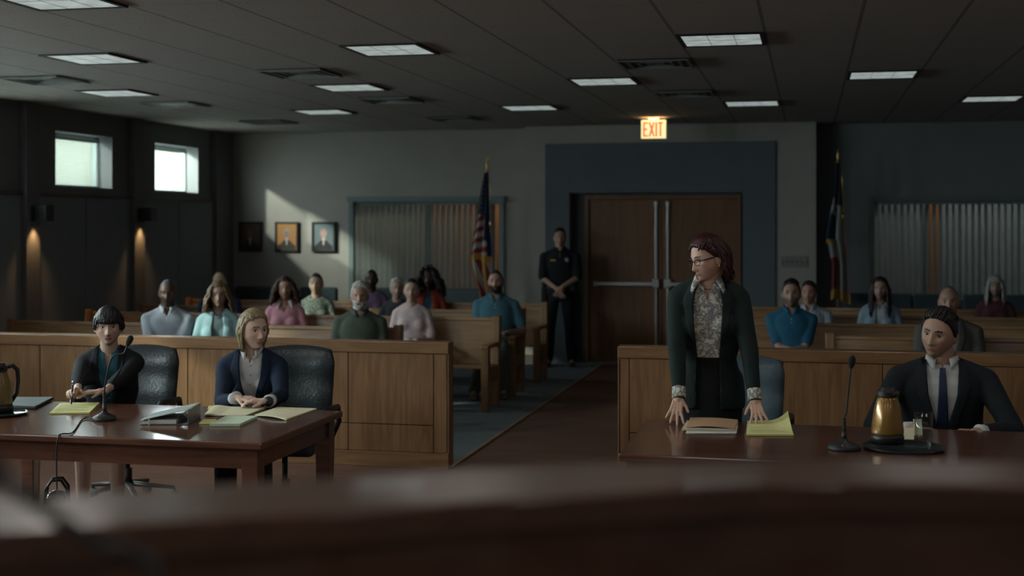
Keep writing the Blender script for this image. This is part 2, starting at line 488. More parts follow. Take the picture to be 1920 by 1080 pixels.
# back wall with two blind-covered windows
LW = (-6.10, -4.05, .85, 2.10); RW = (.80, 3.55, .85, 2.08)
bm = B()
T = YB + .15
for (x0, x1, z0, z1) in ((WX, LW[0], 0, CEIL), (LW[0], LW[1], 0, LW[2]), (LW[0], LW[1], LW[3], CEIL), (LW[1], -3.6, 0, CEIL)):
    box(bm, x0, x1, YB, T, z0, z1)
struct('wall_back', bm, M_wall)
bm = B()
for (x0, x1, z0, z1) in ((.08, RW[0], 0, CEIL), (RW[0], RW[1], 0, RW[2]), (RW[0], RW[1], RW[3], CEIL), (RW[1], XR + .1, 0, CEIL)):
    box(bm, x0, x1, YB, T, z0, z1)
struct('wall_back_right', bm, M_wall2)  # darker wall colour carries the shade right of the door block
# projecting block with the doors
DX0, DX1, DZ = -2.79, -.89, 2.12
bm = B(); Yk = 16.8
for (x0, x1, z0, z1) in ((-3.61, -3.02, 0, CEIL), (-.81, .085, 0, CEIL), (-3.02, -.81, 2.2, CEIL)):
    box(bm, x0, x1, Yk, T, z0, z1)
struct('wall_door_block', bm, M_wall)
bm = B()
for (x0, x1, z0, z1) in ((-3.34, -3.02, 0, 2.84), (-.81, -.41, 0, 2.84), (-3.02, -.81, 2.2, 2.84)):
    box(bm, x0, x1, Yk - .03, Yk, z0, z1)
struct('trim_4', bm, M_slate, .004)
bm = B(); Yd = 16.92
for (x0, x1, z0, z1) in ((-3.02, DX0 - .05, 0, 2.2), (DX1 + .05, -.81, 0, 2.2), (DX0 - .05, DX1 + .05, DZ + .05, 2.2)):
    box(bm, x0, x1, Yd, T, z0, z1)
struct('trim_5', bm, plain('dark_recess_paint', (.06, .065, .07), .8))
bm = B()
box(bm, DX0 - .05, DX0, Yd - .03, T, 0, DZ + .05); box(bm, DX1, DX1 + .05, Yd - .03, T, 0, DZ + .05); box(bm, DX0, DX1, Yd - .03, T, DZ, DZ + .05)
box(bm, DX0, DX1, Yd + .09, T, 0, DZ)
struct('trim_6', bm, M_door, .003)
bm = B(); box(bm, DX0, DX1, Yd - .05, Yd + .04, 0, .012); struct('trim_7', bm, M_steel, .002)
mid = (DX0 + DX1) / 2
def door(n, x0, x1, inner):
    bm = B(); box(bm, x0 + .003, x1 - .003, Yd, Yd + .045, .015, DZ - .003)
    d = struct('door_%d' % n, bm, M_door, .003)
    s = 1 if inner == x1 else -1
    xi = inner - s * .075
    bm = B(); box(bm, xi - .014, xi + .014, Yd - .035, Yd, 1.08, DZ - .06); box(bm, xi - .022, xi + .022, Yd - .045, Yd, DZ - .09, DZ - .03)
    box(bm, xi - .014, xi + .014, Yd - .035, Yd, .06, .99)
    obj('latch_rod', bm, M_steel, d, .004)
    xo = (x0 if s == 1 else x1) + s * .09
    bm = B(); a, b_ = min(xi, xo), max(xi, xo)
    box(bm, a, b_, Yd - .075, Yd - .035, 1.005, 1.055)
    box(bm, xi - .045, xi + .045, Yd - .07, Yd, .985, 1.095); box(bm, xo - .02, xo + .02, Yd - .06, Yd, .995, 1.065)
    obj('panic_bar', bm, M_steel, d, .006)
door(1, DX0, mid, mid); door(2, mid, DX1, mid)
# other walls
bm = B(); box(bm, XR, XR + .1, YF, 18.9, 0, CEIL); struct('wall_right', bm, M_wall2)
bm = B(); box(bm, WX - .25, XR + .1, YF - .1, YF, 0, CEIL); struct('wall_front', bm, M_wall2)
bm = B(); box(bm, WX, -3.61, YB - .012, YB, 0, .10); struct('baseboard_back', bm, M_trimdark, .003)
bm = B(); box(bm, -3.61, -3.34, Yk - .012, Yk, 0, .10); box(bm, -.41, .085, Yk - .012, Yk, 0, .10); struct('baseboard_block', bm, M_trimdark, .003)
bm = B(); box(bm, .085, XR, YB - .012, YB, 0, .10); struct('baseboard_right', bm, M_trimdark, .003)
# corridor seen in slivers between the blind slats
bm = B(); box(bm, WX, XR, 18.75, 18.85, 0, CEIL); struct('wall_corridor', bm, plain('corridor_wall', (.27, .29, .30), .8))
bm = B(); box(bm, -3.7, -3.62, T, 18.75, 0, CEIL); struct('wall_corridor_side', bm, M_wall2)
for i, (x0, x1) in enumerate(((-5.5, -4.55), (-4.5, -3.75), (1.55, 1.75))):
    bm = B(); box(bm, x0, x1, 18.70, 18.75, 0, 2.1); struct('door_%d' % (3 + i), bm, wood('corridor_door_%d' % i, (.34, .13, .04), (.5, .22, .08), 2, .5), .004)
area('corridor_light', (-5.0, 18.0, 3.0), (0, 0, 0), 1.5, .3, 6, (1, .76, .52))
area('corridor_light', (2.2, 18.0, 3.0), (0, 0, 0), 1.5, .3, 4.2, (.95, .9, .85))

def vblind(n, R, label):
    x0, x1, z0, z1 = R
    bm = B()
    box(bm, x0 - .07, x0, YB - .04, YB + .1, z0 - .05, z1); box(bm, x1, x1 + .07, YB - .04, YB + .1, z0 - .05, z1)
    box(bm, x0 - .07, x1 + .07, YB - .05, YB + .1, z0 - .07, z0)
    box(bm, x0 - .09, x1 + .09, YB - .06, YB + .1, z1, z1 + .075)
    if n == 20: box(bm, (x0 + x1) / 2 - .02 + .05, (x0 + x1) / 2 + .02 + .05, YB + .05, YB + .1, z0, z1)
    w = struct('window_%d' % n, bm, M_blindframe if n == 20 else M_pil, .004)
    bm = B(); box(bm, x0, x1, YB + .11, YB + .116, z0, z1); obj('pane', bm, M_pane, w)
    t = thing('vertical_blind', label, 'blind', ((x0 + x1) / 2, YB + .03, z1))
    bm = B(); box(bm, x0 + .005 - t.location.x, x1 - .005 - t.location.x, -.025, .025, -.035, 0); obj('headrail', bm, M_blindframe, t)
    bm = B(); x = x0 + .03; rnd = random.Random(n)
    while x < x1 - .02:
        a = math.radians(60 + rnd.uniform(-5, 5))
        hw = .043
        d = Vector((math.cos(a), math.sin(a), 0)); nn = Vector((-d.y, d.x, 0))
        top = -.035; bot = z0 - z1 + .03
        pr = []
        for zz in (top, bot):
            pr.append([Vector((x - t.location.x, 0, zz)) + d * hw * s + nn * (.006 * (1 - s * s)) for s in (-1, -.5, 0, .5, 1)])
        vs = [[bm.verts.new(p) for p in row] for row in pr]
        for i in range(4): bm.faces.new((vs[0][i], vs[0][i + 1], vs[1][i + 1], vs[1][i]))
        x += .077
    obj('slats', bm, M_slat, t, solid=.0012)
vblind(20, LW, 'grey vertical slat blind on the back wall behind the left pews')
vblind(21, RW, 'dim vertical slat blind on the back wall right of the doors')

# ------------------------------------------------------------------ ceiling fixtures
def diffuser_mat():
    m, nt, b = _m('light_diffuser')
    b.inputs['Base Color'].default_value = (.6, .62, .62, 1); b.inputs['Roughness'].default_value = .4
    tc = N(nt, 'ShaderNodeTexCoord'); nz = N(nt, 'ShaderNodeTexNoise'); nz.inputs['Scale'].default_value = 9; nz.inputs['Detail'].default_value = 3
    nt.links.new(tc.outputs['Object'], nz.inputs['Vector'])
    r = N(nt, 'ShaderNodeMapRange'); r.inputs['To Min'].default_value = .078; r.inputs['To Max'].default_value = .15; r.inputs['From Min'].default_value = .3; r.inputs['From Max'].default_value = .7
    nt.links.new(nz.outputs['Fac'], r.inputs[0])
    b.inputs['Emission Color'].default_value = (.86, 1, .97, 1)
    nt.links.new(r.outputs[0], b.inputs['Emission Strength'])
    return m
M_diff = diffuser_mat()
LX = lambda i: -.583 + .5955 * i
rows = [(9.151, [-8, -4, 0, 4]), (11.6, [-10, -6, -2, 2, 6]), (14.05, [-8, -4, 0, 4]), (6.70, [-10, -6, -2, 2, 6]), (4.25, [-8, -4, 0, 4]), (1.8, [-10, -6, -2, 2, 6]), (-.65, [-8, -4, 0, 4])]
def troffer():
    t = thing('ceiling_light', '', 'ceiling light', (0, 0, CEIL), 0, 'square ceiling light panels')
    bm = B()
    for (x0, x1, y0, y1) in ((-.29, -.262, -.295, .295), (.262, .29, -.295, .295), (-.262, .262, -.295, -.272), (-.262, .262, .272, .295)):
        box(bm, x0, x1, y0, y1, -.012, 0)
    obj('frame', bm, M_blackmat, t)
    bm = B(); box(bm, -.262, .262, -.272, .272, -.006, -.002); obj('diffuser', bm, M_diff, t)
    bm = B(); box(bm, -.262, .262, -.002, .002, -.0075, -.006); box(bm, -.09, -.087, -.272, .272, -.0075, -.006); box(bm, .087, .09, -.272, .272, -.0075, -.006)
    obj('louvre', bm, plain('louvre', (.35, .37, .37), .5), t)
    return t
proto = troffer(); used = 0
LL = {(0, -8): 'ceiling light panel nearest the upper left corner of the photo', (0, -4): 'large ceiling light panel near the top, left of centre', (0, 0): 'ceiling light panel touching the top edge above the exit sign', (1, -10): 'smaller ceiling light panel directly over the nearer high window', (1, -6): 'ceiling light panel below the large one left of centre', (1, -2): 'ceiling light panel just left of and above the exit sign', (1, 2): 'ceiling light panel at the upper right over the dark wall', (2, -8): 'ceiling light panel over the framed portraits, farthest row', (2, -4): 'ceiling light panel of the farthest row above the standing flag', (2, 0): 'ceiling light panel of the farthest row right of the exit sign', (2, 4): 'ceiling light panel at the right edge, farthest row'}
for r, (y, xs) in enumerate(rows):
    for i in xs:
        o = proto if not used else copy_tree(proto); used = 1
        o.location = (LX(i), y, CEIL)
        o['label'] = LL.get((r, i), 'ceiling light panel outside the photo nearer the camera')
        if r >= 3: area('added_ceiling_fill', (LX(i), y, CEIL - .02), (0, 0, 0), .5, .5, 1.9, (1, .92, .85))  # added fill lamps under the near panels, for faces and the bench
def vent():
    t = thing('air_vent', '', 'air vent', (0, 0, CEIL), 0, 'square ceiling air vents')
    bm = B()
    for k, s in enumerate((.28, .21, .14, .07)):
        w = .022
        z = -.004 - .012 * (k == 0)
        for (x0, x1, y0, y1) in ((-s, -s + w, -s, s), (s - w, s, -s, s), (-s + w, s - w, -s, -s + w), (-s + w, s - w, s - w, s)):
            box(bm, x0, x1, y0, y1, -.02 + .003 * k, -.012 + .003 * k)
    obj('louvres', bm, plain('vent_paint', (.16, .17, .17), .5), t)
    bm = B(); box(bm, -.27, .27, -.27, .27, -.008, 0); obj('duct_opening', bm, M_black, t)
    return t
vp = vent(); used = 0
for (i, y, lab) in ((-6, 10.376, 'dark square air vent between two ceiling lights left of centre'), (-1, 10.376, 'dark square air vent above the exit sign, nearer the camera'), (-1, 12.826, 'dark square air vent just right of the exit sign'), (-6, 12.826, 'faint air vent in the ceiling at centre left, middle row'), (-6, 15.276, 'air vent in the ceiling over the left vertical blind'), (-10, 10.376, 'dark air vent in the ceiling at the far left edge'), (-10, 15.276, 'air vent close to the back wall over the portraits'), (-10, 12.826, 'air vent catching light over the corner-side window')):
    o = vp if not used else copy_tree(vp); used = 1
    o.location = (LX(i), y, CEIL); o['label'] = lab

# exit sign hanging from the ceiling
ex, ey = x_at(1226, 15.75), 15.75
t = thing('exit_sign', 'lit yellow exit sign with red letters hanging under the ceiling', 'exit sign', (ex, ey, CEIL), -math.radians(0))
bm = B(); box(bm, -.155, .155, -.025, .025, -.255, -.025); obj('housing', bm, plain('sign_housing', (.5, .45, .3), .5), t, .008)
bm = B(); box(bm, -.06, .06, -.02, .02, -.026, 0); obj('mount', bm, M_white, t)
bm = B(); box(bm, -.148, .148, -.029, -.025, -.248, -.032); obj('face', bm, emit('sign_face', (1.0, .86, .42), .36), t)
def letters(bm, y):
    def L(x, segs):
        for (a, b_, c, d, w) in segs:
            p, q = Vector((x + a, y, b_)), Vector((x + c, y, d)); u = (q - p).normalized(); n = Vector((u.z, 0, -u.x)) * w
            prism(bm, [p - n, q - n, q + n, p + n], (0, -.002, 0))
    h0, h1 = -.225, -.055; m = (h0 + h1) / 2; w = .009
    L(-.115, [(0, h0, 0, h1, w), (0, h1 - w, .048, h1 - w, w), (0, m, .040, m, w), (0, h0 + w, .048, h0 + w, w)])
    L(-.050, [(0, h0, .055, h1, w), (.055, h0, 0, h1, w)])
    L(.032, [(0, h0, 0, h1, w)])
    L(.053, [(.029, h0, .029, h1, w), (0, h1 - w, .058, h1 - w, w)])
bm = B(); letters(bm, -.0295); obj('lettering', bm, emit('sign_red', (.9, .12, .04), .21), t)
d = bpy.data.lights.new('exit_sign_glow', 'AREA'); d.energy = .35; d.color = (1, .55, .2); d.shape = 'RECTANGLE'; d.size = .28; d.size_y = .04
o = bpy.data.objects.new('exit_sign_glow', d); o.location = (ex, ey - .035, CEIL - .03); o.rotation_euler = (PI, 0, 0); C.objects.link(o)

# ------------------------------------------------------------------ wall things
def portrait(px, bgc, lab, suit=(.02, .02, .025), hairc=(.1, .08, .07), skin=(.35, .2, .15)):
    X = x_at(px, YB)
    t = thing('framed_portrait', lab, 'picture', (X, YB - .03, 1.622), 0, 'framed portraits on the back wall')
    bm = B(); w, h, q = .172, .208, .028
    for (x0, x1, z0, z1) in ((-w, -w + q, -h, h), (w - q, w, -h, h), (-w + q, w - q, -h, -h + q), (-w + q, w - q, h - q, h)): box(bm, x0, x1, -.012, .03, z0, z1)
    obj('frame', bm, M_black, t, .004)
    bm = B(); n, k = 36, 44; vs = []
    for j in range(k + 1):
        vs.append([bm.verts.new((-.145 + .29 * i / n, 0, -.182 + .364 * j / k)) for i in range(n + 1)])
    for j in range(k):
        for i in range(n): bm.faces.new((vs[j][i], vs[j][i + 1], vs[j + 1][i + 1], vs[j + 1][i]))
    o = obj('painting', bm, attr_mat('portrait_print', .5), t)
    def f(c):
        x, z = c.x, c.z
        if (x / .042) ** 2 + ((z - .045) / .056) ** 2 < 1 and z < .075: return skin
        if (x / .05) ** 2 + ((z - .055) / .062) ** 2 < 1: return hairc
        if abs(x) < .016 * max(0, (z + .16)) / .12 and -.12 < z < -.015: return (.45, .42, .4)
        if abs(x) < .028 and -.05 < z < 0: return skin
        if z < -.04 - max(0, abs(x) - .03) * .9 and abs(x) < .13: return suit
        return bgc
    paint(o.data, f)
portrait(470.5, (.10, .055, .045), 'framed portrait with brown background, leftmost of the three on the back wall', skin=(.22, .11, .08))
portrait(539, (.42, .20, .06), 'framed portrait with orange background, middle of the three on the back wall', suit=(.05, .04, .035), hairc=(.3, .3, .28), skin=(.3, .2, .17))
portrait(608, (.12, .16, .18), 'framed portrait with blue-grey background, nearest the vertical blind', skin=(.42, .26, .22), hairc=(.3, .22, .2))
X = -.18
t = thing('switch_plate', 'wide grey light switch plate on the wall right of the doors', 'light switch', (X, Yk, 1.33))
bm = B(); box(bm, -.165, .165, -.008, 0, -.07, .07); obj('plate', bm, plain('switch_grey', (.22, .21, .2), .5), t, .003)
for i in range(6):
    bm = B(); box(bm, -.14 + .056 * i - .009, -.14 + .056 * i + .009, -.018, -.008, -.02, .02); obj('toggle', bm, M_blindframe, t, .002)

# ------------------------------------------------------------------ flags
def flag(name, px, Y, ztop, label, kind):
    X = x_at(px, Y)
    t = thing(name, label, 'flag', (X, Y, 0))
    bm = B(); lathe(bm, [(.16, .0), (.16, .02), (.15, .035), (.05, .05), (.03, .10), (.018, .11)], 24); obj('stand', bm, M_brass, t, smooth=True)
    bm = B(); tube(bm, [(0, 0, .05), (0, 0, ztop - .16)], .014, 12); obj('pole', bm, M_oak, t, smooth=True)
    bm = B(); lathe(bm, [(.014, ztop - .17), (.02, ztop - .165), (.02, ztop - .15), (.008, ztop - .14), (.012, ztop - .12), (.016, ztop - .08), (.004, ztop - .01), (.001, ztop)], 16)
    if kind == 'us': tube(bm, [(0, 0, ztop - .03), (.02, 0, ztop + .03), (.05, 0, ztop + .06)], [.012, .01, .002], 6)
    obj('finial', bm, M_brass, t, smooth=True)
    z1, z0 = ztop - .18, (.62 if kind == 'us' else .86)
    nv, nu = 150, 64
    bm = B(); vs = []
    def outline(v):
        if kind == 'us':
            pl = [(0, -.03, .03), (.12, -.075, .04), (.3, -.13, .055), (.5, -.20, .085), (.62, -.235, .10), (.7, -.21, .11), (.85, -.12, .13), (1, -.09, .15)]
        else:
            pl = [(0, -.03, .03), (.2, -.06, .07), (.4, -.13, .09), (.55, -.18, .11), (.60, -.13, .12), (.75, -.09, .14), (1, -.10, .16)]
        for (a, l0, r0), (b_, l1, r1) in zip(pl, pl[1:]):
            if v <= b_: s = (v - a) / (b_ - a); return l0 + (l1 - l0) * s, r0 + (r1 - r0) * s
        return pl[-1][1:]
    for j in range(nv + 1):
        v = j / nv; l, r = outline(v); row = []
        for i in range(nu + 1):
            u = i / nu
            fold = math.sin(u * 2 * PI * 2.5 + v * 1.2) * (.018 + .035 * v) * (1 - .3 * u)
            x = l + (r - l) * (u + .05 * math.sin(u * 2 * PI * 2.5 + 1.2))
            z = z1 - v * (z1 - z0) + .04 * math.sin(u * 5) * v - (.18 * v * (u - .4) if kind == 'us' else 0)
            row.append(bm.verts.new((x, -.03 + fold, z)))
        vs.append(row)
    idx = {}
    for j in range(nv):
        for i in range(nu): bm.faces.new((vs[j][i], vs[j][i + 1], vs[j + 1][i + 1], vs[j + 1][i]))
    bm.verts.index_update()
    o = obj('cloth', bm, attr_mat('flag_cloth_' + kind, .75, .2, sheen=.2), t, smooth=True)
    cols = []
    RED, WH, BL, GD = ((.26, .03, .035), (.42, .41, .38), (.012, .025, .075), (.50, .28, .05)) if kind == 'us' else ((.13, .02, .025), (.22, .235, .24), (.006, .018, .04), (.36, .21, .04))
    for j in range(nv + 1):
        v = j / nv
        for i in range(nu + 1):
            u = i / nu
            if kind == 'us':
                c = None
                if v < .30 + .16 * (u > .62):  # blue runs lower on the right, painting in the fold's dark shade
                    c = BL
                    a, b_ = (u * 7) % 1 - .5, (v * 30 + (int(u * 7) % 2) * .5) % 1 - .5
                    if a * a * 2.2 + b_ * b_ < .055 and u < .6: c = WH
                elif v < .60 - .06 * u:
                    c = RED if int((v * 1.0 + u * .12) * 26) % 2 else WH
                    if u > .72: c = BL if v < .56 else RED
                elif v < .64 - .06 * u: c = GD
                else:
                    c = RED if int((u * 1.6 - v * 1.5 + 5) * 4.2) % 2 else WH
                    if u < .06: c = GD
                    if abs(u - .66) < .04 and v < .82: c = GD
            else:
                if v < .6 and u < .52: c = BL
                elif v < .6: c = WH if .52 < u < .8 and v > .3 else BL
                else:
                    c = WH if (u > .45 or v < .7) else RED
                if u > .8: c = (.22, .17, .16)
                if u > .93: c = GD if v < .35 else (.16, .05, .05)
                if v > .93: c = GD
                if .565 < v < .6 and u < .42: c = GD
                # big pale star partly lost in the folds
                sx, sz = (u - .26) / .26, (v - .33) / .075
                rr = math.hypot(sx, sz); an = math.atan2(sz, sx)
                if rr < .62 + .38 * math.cos(5 * (an + PI / 2)): c = WH
            cols += [*c, 1]
    ca = o.data.color_attributes.new('Col', 'FLOAT_COLOR', 'POINT'); ca.data.foreach_set('color', cols)
    # tassel cord
    bm = B(); tube(bm, [(.015, -.02, z1 + .02), (.05, -.05, z1 - .2), (.06, -.06, z1 - .6)], .004, 6); tube(bm, [(.06, -.06, z1 - .6), (.06, -.06, z1 - .7)], [.012, .016], 8)
    obj('tassel', bm, M_brass, t, smooth=True)
flag('united_states_flag', 913, 16.35, 2.63, 'red white and blue flag with gold fringe on a pole left of the doors', 'us')
flag('texas_flag', 1571, 16.6, 2.72, 'blue white and red flag with one star on a pole right of the doors', 'tx')
# ------------------------------------------------------------------ courtroom rails
def rail(x0, x1, Y, seams, label, end):
    t = thing('courtroom_rail', label, 'railing', ((x0 + x1) / 2, Y, 0), 0)
    ox = (x0 + x1) / 2; d = .12
    bm = B(); box(bm, x0 - ox, x1 - ox, -.012, d + .012, .845, .93); obj('cap_rail', bm, M_oakh, t, .006)
    bm = B(); box(bm, x0 - ox + .006, x1 - ox - .006, .012, d - .01, 0, .845); obj('core', bm, M_gap, t)
    ed = [x0] + seams + [x1]
    ed[0] += .004; ed[-1] -= .004
    for a, b_ in zip(ed, ed[1:]):
        ww = b_ - a < .2
        for (z0, z1) in (((.115, .842),) if ww else ((.115, .312), (.318, .842))):
            bm = B(); box(bm, a - ox + .003, b_ - ox - .003, 0, .02, z0, z1); obj('panel', bm, M_oak, t, .003)
    bm = B(); box(bm, x0 - ox + .002, x1 - ox - .002, -.006, .02, 0, .112); obj('plinth', bm, M_oakh, t, .004)
    bm = B(); box(bm, x0 - ox, x1 - ox, d - .01, d, 0, .845); obj('back_panel', bm, M_oakh, t)
    e = x1 if end > 0 else x0
    bm = B(); box(bm, e - ox - (.02 if end > 0 else 0), e - ox + (0 if end > 0 else .02), 0, d, 0, .845); obj('end_post', bm, M_oak, t, .003)
YR = 9.33
rail(WX + .01, -2.578, YR, [x_at(p, YR) for p in (-215, 75, 352, 653, 813)], 'long panelled oak rail behind the left table, ending at the aisle', 1)
rail(-1.33, XR - .01, YR, [x_at(p, YR) for p in (1180, 1468, 1655, 1950, 2240)], 'panelled oak rail behind the standing person, right of the aisle', -1)

# ------------------------------------------------------------------ pews
def pew(x0, x1, y, label):
    L = x1 - x0
    t = thing('pew', label, 'pew', ((x0 + x1) / 2, y, 0), 0, 'oak pews')
    h = L / 2
    M = Matrix.Translation((0, .40, .42)) @ Matrix.Rotation(math.radians(-9), 4, 'X')
    bm = B(); box(bm, -h + .03, h - .03, -.012, .014, -.02, .42, M); obj('backrest', bm, M_pew, t, .005)
    bm = B(); box(bm, -h + .03, h - .03, -.02, .026, .42, .455, M); obj('top_rail', bm, M_pew, t, .006)
    M2 = Matrix.Translation((0, 0, .44)) @ Matrix.Rotation(math.radians(3), 4, 'X').inverted()
    bm = B(); box(bm, -h + .03, h - .03, .01, .42, -.035, 0, M2); obj('seat', bm, M_pew, t, .008)
    for s in (-1, 1):
        xc = s * (h - .035)
        bm = B(); box(bm, xc - .036, xc + .036, -.045, .045, .006, .60); obj('front_leg', bm, M_pewv, t, .005)
        bm = B(); prism(bm, [(xc - .036, .33, .006), (xc - .036, .44, .006), (xc - .036, .53, .89), (xc - .036, .43, .89)], (.072, 0, 0)); obj('rear_leg', bm, M_pewv, t, .005)
        bm = B(); box(bm, xc - .042, xc + .042, -.06, .47, .60, .64); obj('armrest', bm, M_pew, t, .012)
        bm = B(); box(bm, xc - .028, xc + .028, .04, .36, .30, .42); obj('side_rail', bm, M_pew, t, .004)
    n = max(1, int(L / 1.6))
    for k in range(1, n):
        xc = -h + L * k / n
        bm = B(); prism(bm, [(xc - .02, .02, .006), (xc - .02, .42, .006), (xc - .02, .42, .42), (xc - .02, .02, .42)], (.04, 0, 0)); obj('support', bm, M_pewv, t, .004)
ROW = [10.87, 12.27, 13.39, 14.60]
XL, XRR = WX + .45, XR - .35
pew(XL, -3.57, ROW[0], 'left front pew, shorter, directly behind the rail')
pew(XL, -2.99, ROW[1], 'left pew with the nearest armrest beside the aisle')
pew(XL, -2.98, ROW[2], 'left pew where the person in a teal polo sits')
pew(XL, -2.97, ROW[3], 'left rear pew, its end beside the person in uniform')
pew(.135, XRR, ROW[0], 'right front pew, its end post rising behind the rail')
pew(-.86, XRR, ROW[1], 'right pew holding the person in the bright blue shirt')
pew(-.86, XRR, ROW[2], 'right pew holding the person in the pale striped shirt')
pew(-.86, XRR, ROW[3], 'right rear pew in front of the dark chairs')

# dark chairs along the back wall
def side_chair(x, mat, label, arms=True):
    t = thing('side_chair', label, 'chair', (x, 16.72, 0), 0, 'dark chairs along the back wall')
    wd = .27 if arms else .205
    bm = B(); box(bm, -wd, wd, .20, .28, .52, .94); obj('backrest', bm, mat, t, .03, seg=3)
    bm = B(); box(bm, -wd + .01, wd - .01, -.28, .22, .40, .48); obj('seat', bm, mat, t, .025, seg=3)
    for sx in (-1, 1):
        for sy in (-.24, .24):
            bm = B(); box(bm, sx * (wd - .02) - .014, sx * (wd - .02) + .014, sy - .014, sy + .014, .006, .42); obj('leg', bm, M_black, t)
        if not arms: continue
        bm = B(); box(bm, sx * .28 - .02, sx * .28 + .02, -.2, .25, .62, .65); box(bm, sx * .28 - .012, sx * .28 + .012, -.19, -.165, .42, .63); obj('armrest', bm, M_black, t, .006)
for px, m, lab in ((478, M_seatblue, 'dark chair at the back wall under the leftmost portrait'), (600, M_seatblue, 'dark chair at the back wall under the portrait nearest the blind'), (738, M_leatherb, 'blue-grey chair under the left blind behind the person in dark green'), (867, M_leatherb, 'blue-grey chair just left of the flag on the left')):
    side_chair(x_at(px, 17.0), m, lab)
for px, lab in ((1612, 'dark chair just left of the person in a light blue cardigan, under the right blind'), (1678, 'dark chair just right of the person in a light blue cardigan, under the right blind'), (1744, 'dark chair left of the person in a grey-brown jacket, under the right blind'), (1838, 'dark chair left of the person in maroon, at the right blind'), (1904, 'dark chair at the right edge under the right blind')):
    side_chair(x_at(px, 17.0), M_seatblue, lab, False)

# ------------------------------------------------------------------ counsel tables
TZ = .76
def table(x0, x1, y0, y1, label):
    t = thing('counsel_table', label, 'table', ((x0 + x1) / 2, (y0 + y1) / 2, 0), 0)
    hx, hy = (x1 - x0) / 2, (y1 - y0) / 2
    bm = B(); box(bm, -hx, hx, -hy, hy, TZ - .035, TZ); obj('tabletop', bm, M_table, t, .010, seg=4)
    bm = B()
    for (a, b_, c, d) in ((-hx + .06, hx - .06, -hy + .05, -hy + .075), (-hx + .06, hx - .06, hy - .075, hy - .05), (-hx + .05, -hx + .075, -hy + .06, hy - .06), (hx - .075, hx - .05, -hy + .06, hy - .06)):
        box(bm, a, b_, c, d, TZ - .135, TZ - .036)
    obj('apron', bm, M_table, t, .003)
    for sx in (-1, 1):
        for sy in (-1, 1):
            bm = B(); cx, cy = sx * (hx - .078), sy * (hy - .078)
            rings = []
            for z, r in ((0.0, .032), (TZ - .16, .042), (TZ - .037, .042)):
                rings.append([bm.verts.new((cx + a * r, cy + b_ * r, z)) for a, b_ in ((-1, -1), (1, -1), (1, 1), (-1, 1))])
            ring_faces(bm, rings)
            obj('leg', bm, M_table, t, .004)
table(-4.50, -2.53, 5.83, 6.95, 'dark red-brown table on the left where two people sit')
table(-.845, 1.25, 5.92, 7.00, 'dark red-brown table on the right with the carafe')

